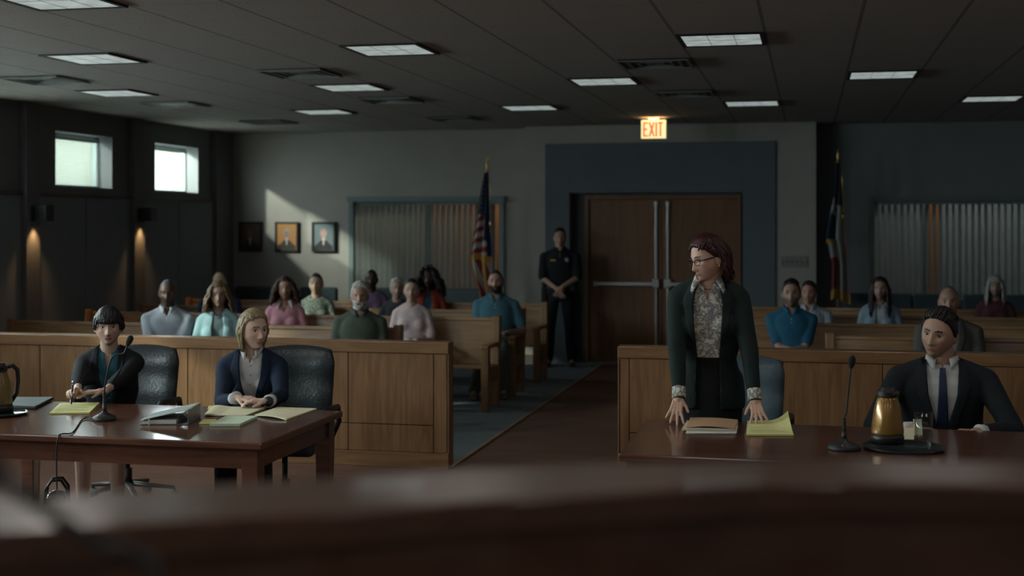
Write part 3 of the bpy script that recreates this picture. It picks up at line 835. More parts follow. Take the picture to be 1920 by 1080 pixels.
# ------------------------------------------------------------------ office chairs
def office_chair(x, y, rz, label, mat, top=.95):
    t = thing('office_chair', label, 'chair', (x, y, 0), rz, 'leather office chairs')
    M = Matrix.Translation((0, .22, .47)) @ Matrix.Rotation(math.radians(-8), 4, 'X')
    # padded back: curved shell with rounded corners
    bm = B(); h = top - .44; rings = []
    nz = 16
    for side in (0, 1):
        pass
    def prof(u, v, s):
        w = .255 * (1 - .05 * (1 - v)) ; x_ = u * w
        rc = .06
        zt = h * v
        cur = .045 * u * u
        th = .045 * (1 - max(abs(u), abs(2 * v - 1)) ** 6)
        rib = .006 * math.cos(v * PI * 2 * 2.5) if s < 0 else 0
        return M @ Vector((x_ * (1 - .10 * max(0, v - .85) / .15), -cur + s * (th * .9 + .012) - (rib if s < 0 else 0), zt - .03 * u * u * (v > .5) * v))
    G = 18; front = [[None] * (G + 1) for _ in range(G + 1)]; back = [[None] * (G + 1) for _ in range(G + 1)]
    for i in range(G + 1):
        for j in range(G + 1):
            u, v = -1 + 2 * i / G, j / G
            front[i][j] = bm.verts.new(prof(u, v, -1)); back[i][j] = bm.verts.new(prof(u, v, 1))
    for i in range(G):
        for j in range(G):
            bm.faces.new((front[i][j], front[i + 1][j], front[i + 1][j + 1], front[i][j + 1])); bm.faces.new((back[i][j], back[i][j + 1], back[i + 1][j + 1], back[i + 1][j]))
    loopv = [(i, 0) for i in range(G)] + [(G, j) for j in range(G)] + [(i, G) for i in range(G, 0, -1)] + [(0, j) for j in range(G, 0, -1)]
    for (a, b_), (c, d) in zip(loopv, loopv[1:] + loopv[:1]): bm.faces.new((front[a][b_], back[a][b_], back[c][d], front[c][d]))
    obj('backrest', bm, mat, t, smooth=True)
    bm = B(); box(bm, -.25, .25, -.27, .23, .40, .50); obj('seat', bm, mat, t, .035, seg=4, smooth=False)
    bm = B(); box(bm, -.07, .07, .10, .30, .36, .40); box(bm, -.05, .05, .26, .31, .37, .62); obj('seat_bracket', bm, M_black, t, .008)
    bm = B(); tube(bm, [(0, 0, .10), (0, 0, .22)], .032, 12); tube(bm, [(0, 0, .2), (0, 0, .40)], .018, 12); obj('gas_column', bm, M_black, t, smooth=True)
    for s in (-1, 1):
        bm = B(); tube(bm, [(s * .255, .18, .46), (s * .30, .17, .56), (s * .30, .12, .655), (s * .30, -.14, .665), (s * .29, -.19, .63), (s * .27, -.17, .47)], [.016, .018, .024, .026, .02, .016], 8, .8); obj('armrest', bm, M_black, t, smooth=True)
    bm = B()
    for k in range(5):
        a = 2 * PI * k / 5 + .3
        tube(bm, [(.02 * math.cos(a), .02 * math.sin(a), .12), (.30 * math.cos(a), .30 * math.sin(a), .085)], [.028, .018], 8, .7)
    obj('star_base', bm, M_black, t, smooth=True)
    for k in range(5):
        a = 2 * PI * k / 5 + .3; cx, cy = .30 * math.cos(a), .30 * math.sin(a)
        bm = B(); tube(bm, [(cx - .02 * math.sin(a), cy + .02 * math.cos(a), .032), (cx + .02 * math.sin(a), cy - .02 * math.cos(a), .032)], .032, 12)
        tube(bm, [(cx, cy, .05), (cx, cy, .085)], .01, 8); obj('caster', bm, M_black, t, smooth=True)
office_chair(-4.31, 7.78, math.radians(4), 'black leather office chair behind the person writing in a teal blouse', M_leather, .97)
office_chair(-3.17, 7.66, math.radians(6), 'black leather office chair behind the person in a navy jacket', M_leather, 1.0)
office_chair(-.42, 7.95, math.radians(-6), 'blue-grey office chair behind the standing person', M_leatherb, .97)
office_chair(.72, 7.72, 0, 'dark office chair under the person in suit and tie', M_leather, .93)
office_chair(1.62, 7.75, 0, 'dark office chair cut off at the right edge', M_leather, .93)

# ------------------------------------------------------------------ judge's bench in the foreground
bz = 1.49
P = lambda px, py: Vector((*on_z(px, py, bz), bz))
nearp = [P(-500, 1022), P(0, 996), P(600, 963), P(960, 934), P(1210, 920), P(1440, 907), P(1580, 905), P(1920, 909), P(2400, 917)]
farp = [P(-500, 965), P(0, 938), P(480, 903), P(840, 881), P(1100, 871), P(1390, 862), P(1560, 861), P(1920, 866), P(2400, 874)]
t = thing('judge_bench', "long dark wooden judge's bench blurred across the foreground", 'bench', (nearp[4].x, nearp[4].y, 0))
o_ = Vector((nearp[4].x, nearp[4].y, 0))
bm = B(); rings = []
for a, b_ in zip(nearp, farp):
    rings.append([bm.verts.new(v - o_) for v in (a, b_, b_ - Vector((0, 0, .04)), a - Vector((0, 0, .04)))])
ring_faces(bm, rings); obj('ledge', bm, M_bench, t, .004)
bm = B(); rings = []
for a, b_ in zip(nearp, farp):
    u = (b_ - a).normalized()
    p, q = a + u * .012, b_ - u * .012
    rings.append([bm.verts.new(v - o_) for v in (p - Vector((0, 0, .04)), q - Vector((0, 0, .04)), Vector((q.x, q.y, 0)), Vector((p.x, p.y, 0)))])
ring_faces(bm, rings); obj('front_panel', bm, M_bench, t)
dz = 1.18
bm = B(); rings = []
for a, b_ in zip(nearp, farp):
    u = (b_ - a).normalized(); p = a + u * .011; q = a - u * .45
    rings.append([bm.verts.new(Vector((v.x, v.y, z)) - o_) for v, z in ((p, dz), (q, dz), (q, dz - .035), (p, dz - .035))])
ring_faces(bm, rings); obj('desk_surface', bm, M_bench, t, .003)
# gooseneck microphone on the bench, far left, badly out of focus
def mic(name, base, path, label, mat=None, rb=.05, scale=1.0):
    t = thing(name, label, 'microphone', base)
    bm = B(); lathe(bm, [(rb * .96, 0), (rb, .006), (rb * .95, .02), (rb * .6, .032), (.018, .04), (.014, .05)], 28); obj('base', bm, M_blackmat, t, smooth=True)
    bm = B(); box(bm, -.012, .012, -rb * .85, -rb * .55, .022, .032); obj('button', bm, M_chrome, t, .002)
    n = len(path)
    bm = B(); tube(bm, [(0, 0, .04), (0, 0, .085)], .011, 12)
    for k in range(6): tube(bm, [(0, 0, .085 + .011 * k), (0, 0, .092 + .011 * k)], .0095, 10)
    obj('socket', bm, M_black, t, smooth=True)
    path = smooth_path(path)
    bm = B(); tube(bm, path, .0042 * scale, 8); obj('gooseneck', bm, M_blackmat, t, smooth=True)
    e, e0 = Vector(path[-1]), Vector(path[-2]); u = (e - e0).normalized()
    bm = B(); tube(bm, [e - u * .012, e, e + u * .012, e + u * .034, e + u * .044, e + u * .05], [.006, .012, .016, .0165, .012, .003], 14); obj('windscreen', bm, plain('foam', (.012, .013, .014), .95, bump=.5, bscale=600), t, smooth=True)
    return t
def at_depth(px, py, Zc):
    Xc = (px - 960) / F * Zc
    return Vector((-Zc * sT + Xc * cT, Zc * cT + Xc * sT, 1.8 - (py - 420) * Zc / F))
b0 = at_depth(330, 1100, 1.08); b0.z = dz
mic('gooseneck_microphone', b0, [Vector((0, 0, .07)), at_depth(300, 1110, 1.08) - b0, at_depth(185, 1022, 1.10) - b0, at_depth(80, 950, 1.12) - b0, at_depth(-10, 890, 1.15) - b0], "blurred black gooseneck microphone at the bottom left on the judge's bench", scale=1.7)

# ------------------------------------------------------------------ things on the left table
def at(px, py, z=TZ): return Vector((*on_z(px, py, z), z))
b0 = at(196, 788)
hd = Vector((x_at(240, 6.35), 6.35, 0)); Zc = (hd.y * cT - hd.x * sT); hd.z = 1.8 - (645 - 420) * Zc / F
dlt = hd - b0
m1 = mic('conference_microphone', b0, [(0, 0, .09), (0, 0, .16), (dlt.x * .10, dlt.y * .12, .24), (dlt.x * .35, dlt.y * .35, .34), (dlt.x * .8, dlt.y * .8, dlt.z - .05), tuple(dlt)], 'black gooseneck microphone on the left table in front of the person writing', rb=.062)
bm = B(); e = at(132, 812)
tube(bm, smooth_path([b0 + Vector((-.05, -.01, .012)), b0 + Vector((-.11, -.03, .007)), Vector((e.x + .02, 5.90, TZ + .006)), Vector((e.x - .005, 5.845, TZ + .006)), Vector((e.x - .012, 5.820, TZ - .01)), Vector((e.x - .015, 5.812, TZ - .10)), Vector((e.x + .0, 5.80, .45)), Vector((e.x + .03, 5.82, .2)), Vector((e.x + .10, 5.9, .012)), Vector((e.x + .3, 6.0, .006)), Vector((e.x + .5, 6.1, .006))]), .004, 8)
tag(obj('microphone_cable', bm, M_black, smooth=True), 'black cable running from the left microphone over the table edge', 'cable')

def pad(name, c4, th, mat, label, cat='notepad', lines=None, curl=None, grp=None, back=None):
    """c4: four corners on the table (world xy)"""
    z = TZ + .001
    cs = [Vector((p[0], p[1], 0)) for p in c4]
    ctr = sum(cs, Vector()) / 4
    t = thing(name, label, cat, (ctr.x, ctr.y, z), 0, grp)
    cs = [c - ctr for c in cs]
    bm = B(); n = 14
    top = []
    for j in range(n + 1):
        row = []
        for i in range(n + 1):
            u, v = i / n, j / n
            p = cs[0].lerp(cs[1], u).lerp(cs[3].lerp(cs[2], u), v)
            h = th
            if curl: h += curl(u, v)
            row.append(bm.verts.new((p.x, p.y, h)))
        top.append(row)
    for j in range(n):
        for i in range(n): bm.faces.new((top[j][i], top[j][i + 1], top[j + 1][i + 1], top[j + 1][i]))
    rim = [(0, i) for i in range(n)] + [(j, n) for j in range(n)] + [(n, i) for i in range(n, 0, -1)] + [(j, 0) for j in range(n, 0, -1)]
    bot = {k: bm.verts.new((top[k[0]][k[1]].co.x, top[k[0]][k[1]].co.y, max(0.0006, (curl(k[1] / n, k[0] / n) if curl else 0) - .002 if curl and curl(k[1] / n, k[0] / n) > .004 else .0006))) for k in rim}
    for a, b_ in zip(rim, rim[1:] + rim[:1]): bm.faces.new((top[a[0]][a[1]], bot[a], bot[b_], top[b_[0]][b_[1]]))
    obj('sheets', bm, mat, t)
    if back:
        bm = B(); prism(bm, [Vector((c.x, c.y, 0)) * 1.01 for c in cs], (0, 0, .0008)); obj('backing', bm, back, t)
    if lines:
        bm = B()
        for k in range(lines):
            v = .12 + .8 * k / lines
            pts = []
            a, b_ = cs[0].lerp(cs[3], v), cs[1].lerp(cs[2], v)
            rr = random.Random(k)
            l0, l1 = .06 + rr.random() * .03, .6 + rr.random() * .32
            p, q = a.lerp(b_, l0), a.lerp(b_, l1); w = (cs[3] - cs[0]).normalized() * .0011
            if curl and max(curl(l0, v), curl(l1, v)) > .003: continue
            prism(bm, [p - w + Vector((0, 0, th + .0003)), q - w + Vector((0, 0, th + .0003)), q + w + Vector((0, 0, th + .0003)), p + w + Vector((0, 0, th + .0003))], (0, 0, .0003))
        obj('handwriting', bm, plain('ink_grey', (.22, .23, .22), .8), t)
    return t
q = lambda *ps: [on_z(p[0], p[1], TZ) for p in ps]
pad('legal_pad', q((93, 777), (168, 776), (187, 757), (112, 759)), .008, M_yellow, 'yellow legal pad under the pen of the person writing', lines=12, back=M_manila)
# laptop (closed, dark) at left
t = thing('laptop', 'closed dark laptop at the far left of the left table', 'laptop', (0, 0, 0))
cs = q((16, 766), (66, 768), (101, 750), (28, 750))
ctr = sum((Vector((*c, 0)) for c in cs), Vector()) / 4; t.location = (ctr.x, ctr.y, TZ + .001)
cl = [Vector((*c, 0)) - ctr for c in cs]
bm = B(); prism(bm, [c + Vector((0, 0, .001)) for c in cl], (0, 0, .010)); obj('base', bm, M_black, t, .003)
bm = B(); prism(bm, [c * .995 + Vector((0, 0, .0115)) for c in cl], (0, 0, .007)); obj('lid', bm, plain('laptop_lid', (.09, .12, .125), .4), t, .003)
# open folders with cream sheets
pad('open_file', q((383, 781), (460, 781), (500, 766), (400, 766)), .006, M_cream, 'open cream file under the folded hands', 'file', lines=14, curl=lambda u, v: .010 * max(0, 1 - abs(u - .1) * 4) + .004 * v, back=M_blackmat)
pad('open_file', q((478, 781), (537, 789), (594, 769), (521, 766)), .006, M_cream, 'open cream file near the right corner of the left table', 'file', lines=18, curl=lambda u, v: .016 * (1 - v) * max(0, u - .0) * (1 - u) * 2.2 + .003, back=M_blackmat)
pad('note_stack', q((393, 800), (450, 800), (483, 785), (425, 784)), .014, M_mint, 'stack of pale green slips near the front of the left table', 'notes', curl=lambda u, v: 0)
pad('sticky_notes', q((373, 796), (398, 796), (406, 789), (382, 789)), .008, M_yellow, 'small yellow sticky note block beside the pale green slips', 'notes')
pad('sticky_notes', q((389, 769), (398, 769), (403, 763), (391, 763)), .006, M_yellow, 'small yellow sticky note block just behind the ring binder', 'notes')
# ring binder, standing open like a tent
bA, bB_ = at(262, 797), at(352, 797)
t = thing('ring_binder', 'open grey ring binder lying on the left table, cover raised', 'binder', (bA.x, bA.y, TZ + .001))
dx = (bB_ - bA); wdir = dx.normalized(); ddir = Vector((-wdir.y, wdir.x, 0))
Wd = dx.length; Dp = .27
M_bind = plain('binder_cover', (.13, .13, .13), .45); M_bindin = plain('binder_cover_light', (.30, .36, .36), .45)
M = Matrix((( wdir.x, ddir.x, 0, 0), (wdir.y, ddir.y, 0, 0), (0, 0, 1, 0), (0, 0, 0, 1)))
bm = B(); box(bm, 0, Wd, 0, Dp, 0, .003, M); obj('lower_cover', bm, M_bind, t, .001)
bm = B(); box(bm, Wd, Wd + .004, 0, Dp, 0, .075, M); obj('spine', bm, M_bind, t, .001)
MM = M @ Matrix.Translation((Wd, 0, .075)) @ Matrix.Rotation(math.radians(14), 4, 'Y').inverted()
bm = B(); box(bm, -Wd * 1.02, 0, -.004, Dp, 0, .003, Matrix.Translation((0, 0, 0)) @ M @ Matrix.Translation((Wd, 0, .078)) @ Matrix.Rotation(math.radians(-13), 4, 'Y')); obj('upper_cover', bm, M_bindin, t, .001)
bm = B(); box(bm, .015, Wd * .75, .01, Dp - .01, .004, .024, M); obj('pages', bm, M_paper, t)
for k in range(3):
    bm = B(); cy = .05 + k * .085
    tube(bm, [M @ Vector((Wd * .84 + .028 * math.cos(a), cy, .020 + .028 * math.sin(a))) for a in [PI * i / 10 for i in range(11)]], .0022, 6); obj('ring', bm, M_chrome, t, smooth=True)
bm = B(); box(bm, .045, .052, -.004, .0, .0, .034, M); obj('tab', bm, M_white, t)

# carafes
def carafe(loc, label, s=1.0, dark=False):
    t = thing('carafe', label, 'carafe', loc, math.radians(48))
    S = Matrix.Scale(s, 4)
    bm = B(); lathe(bm, [(.075, 0), (.082, .004), (.084, .03), (.080, .045)], 32, S); obj('base', bm, M_black, t, smooth=True)
    bm = B(); lathe(bm, [(.080, .045), (.0815, .055), (.078, .10), (.068, .17), (.052, .225), (.048, .235)], 36, S); obj('flask', bm, M_gold if not dark else plain('dark_gold', (.16, .11, .035), .3, coat=.4), t, smooth=True)
    bm = B(); lathe(bm, [(.049, .235), (.053, .240), (.052, .262), (.040, .276), (.034, .285), (.01, .29)], 28, S)
    prism(bm, [S @ Vector(p) for p in ((-.02, -.045, .245), (.02, -.045, .245), (.008, -.075, .262), (-.008, -.075, .262))], (0, 0, .012))
    smart(obj('lid', bm, M_black, t))
    bm = B(); tube(bm, [S @ Vector(p) for p in ((.045, .02, .255), (.09, .03, .262), (.118, .035, .235), (.122, .035, .17), (.115, .035, .10), (.083, .03, .055))], .0095 * s, 10, 1.4); obj('handle', bm, M_black, t, smooth=True)
def tray(loc, r, label):
    t = thing('serving_tray', label, 'tray', loc)
    bm = B(); lathe(bm, [(.001, .001), (r * .94, .001), (r, .012), (r, .015), (r * .93, .005), (.001, .004)], 48); obj('dish', bm, plain('tray_black', (.02, .026, .028), .25), t, smooth=True)
Rt = at(1694, 842); tray((Rt.x, Rt.y, TZ + .0005), .185, 'round black tray on the right table')
ca = at(1664, 832); carafe((ca.x, ca.y, TZ + .0065), 'amber gold carafe with black lid on the right table', .92)
def tumbler(loc, label):
    t = thing('drinking_glass', label, 'glass', loc)
    bm = B(); lathe(bm, [(.001, 0), (.031, 0), (.034, .004), (.043, .175), (.0412, .176), (.0325, .012), (.001, .010)], 36); obj('tumbler', bm, M_glass, t, smooth=True)
g = at(1732, 848); tumbler((g.x, g.y, TZ + .0065), 'tall clear drinking glass on the tray right of the carafe')
Lt = at(-2, 778); tray((Lt.x, Lt.y, TZ + .0005), .15, 'dark round tray at the left edge of the left table')
cl_ = at(-4, 775); carafe((cl_.x, cl_.y, TZ + .0065), 'dark gold carafe cut off by the left edge', .95, True)
g = at(22, 770); 
# right table papers
pad('sticky_notes', q((1694, 828), (1714, 828), (1713, 806), (1695, 806)), .010, M_cream, 'small pale yellow note block between carafe and glass', 'notes')
pad('legal_pad', q((1712, 818), (1730, 818), (1728, 788), (1712, 788)), .006, M_cream, 'pale pad seen through the drinking glass', 'notepad')
pad('legal_pad', q((1399, 818), (1488, 818), (1477, 791), (1401, 792)), .009, M_yellow, "yellow legal pad with raised corner beside the standing person's hand", lines=16, curl=lambda u, v: .05 * max(0, u - .55) ** 2 * max(0, v - .2) * 6)
def folder(c4, z, th, mat, label, bow=0, grp=None):
    cs = [Vector((p[0], p[1], 0)) for p in c4]; ctr = sum(cs, Vector()) / 4
    t = thing('file_folder', label, 'folder', (ctr.x, ctr.y, z), 0, grp); cs = [c - ctr for c in cs]
    bm = B(); n = 12; rows = []
    for j in range(n + 1):
        rows.append([bm.verts.new(cs[0].lerp(cs[1], i / n).lerp(cs[3].lerp(cs[2], i / n), j / n) + Vector((0, 0, bow * math.sin(PI * i / n) * (1 - .5 * j / n)))) for i in range(n + 1)])
    for j in range(n):
        for i in range(n): bm.faces.new((rows[j][i], rows[j][i + 1], rows[j + 1][i + 1], rows[j + 1][i]))
    o = obj('cover', bm, mat, t, solid=.0012)
    bm = B(); prism(bm, [c * .97 + Vector((0, 0, -th)) for c in cs], (0, 0, th - .001)); obj('papers', bm, M_paper, t)
folder(q((1285, 815), (1381, 815), (1384, 799), (1296, 797)), TZ + .0075, .006, M_paper, 'pale folder at the bottom of the stack on the right table', grp='folders stacked on the right table')
folder(q((1278, 811), (1376, 813), (1385, 796), (1288, 793)), TZ + .014, .005, plain('cream_folder', (.55, .47, .33), .7), 'cream folder in the middle of the stack on the right table', grp='folders stacked on the right table')
folder(q((1287, 810), (1377, 813), (1384, 795), (1294, 791)), TZ + .022, .006, M_manila, "brown folder on top of the stack between the standing person's hands", .010, 'folders stacked on the right table')
b0 = at(1583, 843)
hd = Vector((0, 0, 0)); yy = b0.y + .0; hd.x = x_at(1596, yy); hd.y = yy; Zc = yy * cT - hd.x * sT; hd.z = 1.8 - (686 - 420) * Zc / F
dl = hd - b0
mic('conference_microphone', b0, [(0, 0, .09), (0, 0, .15), (dl.x * .3, .003, dl.z * .45), (dl.x * .7, 0, dl.z * .8), tuple(dl)], 'upright black gooseneck microphone on the right table beside the carafe', rb=.075)

# glossy bag on the floor under the left table
bg_ = Vector((*on_z(107, 985, 0), 0))
bg_ = Vector((x_at(107, 6.62), 6.62, 0))
t = thing('handbag', 'glossy black rounded handbag on the floor under the left table', 'handbag', bg_, math.radians(25))
bm = B(); loft(bm, [(0, 0, .0, .070, .045), (0, 0, .02, .085, .06), (0, 0, .16, .085, .055), (0, 0, .26, .074, .045), (0, 0, .30, .050, .03), (0, 0, .315, .02, .012)], 32, 2.6)
me_b = obj('bag_body', bm, plain('patent_leather', (.008, .01, .011), .12, .1, 10, .3, bscale=22, coat=.8), t, smooth=True)
me_b.modifiers.new('sub', 'SUBSURF').levels = 1
for s in (-1, 1):
    bm = B(); tube(bm, [(-.06, s * .035, .24), (-.055, s * .045, .33), (-.025, s * .04, .375), (.025, s * .04, .375), (.055, s * .045, .33), (.06, s * .035, .24)], .008, 8); obj('handle', bm, M_black, t, smooth=True)
bm = B(); box(bm, -.02, .02, -.066, -.055, .19, .22); obj('clasp', bm, M_chrome, t, .003)
# ------------------------------------------------------------------ people
def sm(x): x = max(0., min(1., x)); return x * x * (3 - 2 * x)
def g(x, s): return math.exp(-(x / s) ** 2)
def interp(x, xs, ys):
    if x <= xs[0]: return ys[0]
    for a, b_, c, d in zip(xs, xs[1:], ys, ys[1:]):
        if x <= b_: return c + (d - c) * (x - a) / (b_ - a)
    return ys[-1]
def head_pt(u, wide=1.0, jaw=1.0, nose=1.0, off=0.0):
    """u unit direction -> point of the head surface, face towards -y, origin between the ears"""
    x, y, z = u.x * (.074 * wide + off), u.y * (.094 + off), u.z * (.117 + off)
    if y < 0: y = -abs(y / .094) ** .86 * .094
    if z < 0:
        t = min(1, -z / .117)
        x *= 1 - (.30 / jaw) * t ** 1.6 + .06 * g(t - .45, .25)
    if y > 0 and z < -.01: y *= 1 - .52 * sm((-z - .01) / .09)
    if y < 0.01:
        ax = abs(x)
        d = 0
        d -= .028 * g(x, .030 * jaw) * g(z + .103, .022)
        d -= .012 * g(z + .072, .034) * g(x, .042)
        na = interp(z, [-.056, -.050, -.042, -.034, -.012, .012, .03], [0, .010, .023, .025, .013, .004, 0]) * nose
        ns = interp(z, [-.05, -.035, -.01, .012], [.0145, .0135, .008, .007])
        d -= na * g(x, ns)
        d -= .004 * g(ax - .013, .006) * g(z + .042, .007)
        d += .011 * g(ax - .031, .0155) * g(z - .001, .0125)
        d -= .0045 * g(z - .024, .008) * g(ax - .028, .022)
        d -= .0045 * g(ax - .046, .016) * g(z + .028, .017)
        d -= .0065 * g(z + .069, .0085) * g(x, .021)
        d += .0035 * g(z + .0685, .0028) * g(x, .020)
        d += .003 * g(z + .083, .007) * g(x, .02)
        y += d
    return Vector((x, y, z))
def sph(bm, fn, M, nu=72, nv=56):
    rings = []
    for i in range(1, nv):
        th = PI * i / nv
        rings.append([bm.verts.new(M @ fn(Vector((math.sin(th) * math.cos(2 * PI * k / nu), math.sin(th) * math.sin(2 * PI * k / nu), math.cos(th))))) for k in range(nu)])
    ring_faces(bm, rings, cap=False)
    a = bm.verts.new(M @ fn(Vector((0, 0, 1)))); b_ = bm.verts.new(M @ fn(Vector((0, 0, -1))))
    for i in range(nu):
        j = (i + 1) % nu
        bm.faces.new((a, rings[0][j], rings[0][i])); bm.faces.new((b_, rings[-1][i], rings[-1][j]))

def ik(a, b_, l1, l2, pole):
    a, b_, pole = Vector(a), Vector(b_), Vector(pole)
    d = b_ - a; L = min(d.length, (l1 + l2) * .999); u = d.normalized()
    b2 = a + u * L
    x = (l1 * l1 - l2 * l2 + L * L) / (2 * L); h = math.sqrt(max(0, l1 * l1 - x * x))
    p = pole - u * pole.dot(u); p.normalize()
    return a + u * x + p * h, b2

def hand(bm, wr, d, nrm, side, curl=(.35, .4, .45, .5), spread=.12, thumb=.5, s=1.0, r=1.0):
    """d: pointing direction, nrm: palm-facing direction, side: thumb side. returns list of tips"""
    wr, d = Vector(wr), Vector(d).normalized(); nrm = Vector(nrm); nrm = (nrm - d * nrm.dot(d)).normalized()
    sd_ = d.cross(nrm)
    if sd_.dot(Vector(side)) < 0: sd_ = -sd_
    tips = []
    capsule(bm, wr - d * .02 * s, wr + d * .02 * s, .023 * s, .022 * s, 10)
    for k, (o, L, kn) in enumerate(((.027, .070, .088), (.009, .078, .092), (-.010, .072, .088), (-.027, .056, .080))):
        kp = wr + (d * kn + sd_ * o - nrm * .003) * s
        capsule(bm, wr + (d * .015 + sd_ * o * .65) * s, kp, .0125 * s, .0110 * s, 8)
        fd = (d + sd_ * (o / .027) * spread).normalized(); a = curl[k]
        p = kp; rr = [.0092, .0086, .0078, .0066]
        for q_, (fr, am) in enumerate(((.45, .5), (.30, 1.0), (.25, .8))):
            fd = (fd * math.cos(a * am) + nrm * math.sin(a * am)).normalized()
            np_ = p + fd * L * fr * s
            capsule(bm, p, np_, rr[q_] * s * r, rr[q_ + 1] * s * r, 8); p = np_
        tips.append(p)
    tb = wr + (d * .022 + sd_ * .024) * s
    td = (d * .72 + sd_ * .75 * (1 - .5 * thumb) + nrm * .55 * thumb).normalized()
    capsule(bm, wr + (d * .01 + sd_ * .012) * s, tb, .015 * s, .013 * s, 8)
    t1 = tb + td * .040 * s; capsule(bm, tb, t1, .0125 * s, .0100 * s, 8)
    td2 = (td * .8 + d * .35 + nrm * .15 * thumb).normalized(); t2 = t1 + td2 * .030 * s
    capsule(bm, t1, t2, .0098 * s, .0080 * s, 8)
    return tips

HAIRM = {}
def hair_mat(col):
    k = tuple(round(c, 3) for c in col)
    if k in HAIRM: return HAIRM[k]
    m, nt, b_ = _m('hair_%d' % len(HAIRM)); b_.inputs['Roughness'].default_value = .42; b_.inputs['Specular IOR Level'].default_value = .35
    tc = N(nt, 'ShaderNodeTexCoord'); mp = N(nt, 'ShaderNodeMapping'); mp.inputs['Scale'].default_value = (60, 60, 9)
    nz = N(nt, 'ShaderNodeTexNoise'); nz.inputs['Scale'].default_value = 3; nz.inputs['Detail'].default_value = 4
    nt.links.new(tc.outputs['Object'], mp.inputs[0]); nt.links.new(mp.outputs[0], nz.inputs['Vector'])
    r = N(nt, 'ShaderNodeValToRGB'); r.color_ramp.elements[0].position = .3; r.color_ramp.elements[1].position = .7
    r.color_ramp.elements[0].color = tuple(c * .6 for c in col) + (1,); r.color_ramp.elements[1].color = tuple(min(1, c * 1.35) for c in col) + (1,)
    nt.links.new(nz.outputs['Fac'], r.inputs[0]); nt.links.new(r.outputs[0], b_.inputs['Base Color'])
    bp = N(nt, 'ShaderNodeBump'); bp.inputs['Strength'].default_value = .5; bp.inputs['Distance'].default_value = .004
    nt.links.new(nz.outputs['Fac'], bp.inputs['Height']); nt.links.new(bp.outputs[0], b_.inputs['Normal'])
    HAIRM[k] = m; return m
CLM = {}
def cloth_mat(col, rough=.85, pattern=None, spec=.25, sheen=.0):
    k = (tuple(col), rough, pattern)
    if k in CLM: return CLM[k]
    if pattern is None:
        m = plain('cloth_%d' % len(CLM), col, rough, .10, 14, .25, spec=spec, bscale=22, sheen=sheen)
    else:
        m, nt, b_ = _m('cloth_pattern_%d' % len(CLM)); b_.inputs['Roughness'].default_value = rough; b_.inputs['Specular IOR Level'].default_value = spec
        tc = N(nt, 'ShaderNodeTexCoord'); r = N(nt, 'ShaderNodeValToRGB')
        kind, c2 = pattern
        if kind == 'print':
            nz = N(nt, 'ShaderNodeTexVoronoi'); nz.inputs['Scale'].default_value = 17; nz.feature = 'DISTANCE_TO_EDGE'
            ns = N(nt, 'ShaderNodeTexNoise'); ns.inputs['Scale'].default_value = 14; ns.inputs['Detail'].default_value = 3
            vm = N(nt, 'ShaderNodeMixRGB'); vm.inputs[0].default_value = .3
            nt.links.new(tc.outputs['Object'], ns.inputs['Vector']); nt.links.new(tc.outputs['Object'], vm.inputs[1]); nt.links.new(ns.outputs['Color'], vm.inputs[2]); nt.links.new(vm.outputs[0], nz.inputs['Vector'])
            r.color_ramp.elements[0].position = .03; r.color_ramp.elements[1].position = .22
            r.color_ramp.elements[0].color = (*c2, 1); r.color_ramp.elements[1].color = (*col, 1)
            nt.links.new(nz.outputs['Distance'], r.inputs[0])
        else:
            wv = N(nt, 'ShaderNodeTexWave'); wv.inputs['Scale'].default_value = 9 if kind == 'stripe' else 16; wv.bands_direction = 'X'; wv.inputs['Distortion'].default_value = .4 if kind == 'stripe' else 9
            nt.links.new(tc.outputs['Object'], wv.inputs['Vector'])
            r.color_ramp.elements[0].position = .3; r.color_ramp.elements[1].position = .7
            r.color_ramp.elements[0].color = (*c2, 1); r.color_ramp.elements[1].color = (*col, 1)
            nt.links.new(wv.outputs['Fac'], r.inputs[0])
        nt.links.new(r.outputs[0], b_.inputs['Base Color'])
    CLM[k] = m; return m
M_skin = attr_mat('skin', .48, .38, .12, .12)
M_eye = attr_mat('eyeball', .15, .5)
M_shoe = plain('dark_shoe_leather', (.02, .016, .014), .35)

def garment(name, bm, mat, t, vox, cut=None, fold=.004, sm_it=8, snap=None, solid=.003):
    me = remesh(bm, vox, sm_it)
    bm = B(); bm.from_mesh(me)
    bm.normal_update()
    if cut:
        dele = [f for f in bm.faces if cut(f.calc_center_median(), f.normal)]
        bmesh.ops.delete(bm, geom=dele, context='FACES')
        if snap:
            for v in bm.verts:
                if v.is_boundary: 
                    c = snap(v.co)
                    if c is not None: v.co = c
    if fold:
        for v in bm.verts:
            p = v.co
            n = noise.noise(Vector((p.x * 9, p.y * 9, p.z * 5)) + Vector((3.1, 1.7, 9)) ) * .6 + noise.noise(Vector((p.x * 20 + p.z * 9, p.y * 20, p.z * 11))) * .4
            v.co = p + v.normal * n * fold
    bm.to_mesh(me); bm.free()
    me.name = name
    o = link(name, me, mat, t)
    if cut and solid:
        m = o.modifiers.new('solid', 'SOLIDIFY'); m.thickness = solid; m.offset = -1
    return o
def bvh_of(objs):
    vs, fs = [], []
    for o in objs:
        b0_ = len(vs); vs += [v.co.copy() for v in o.data.vertices]; fs += [[i + b0_ for i in p.vertices] for p in o.data.polygons]
    return BVHTree.FromPolygons(vs, fs)
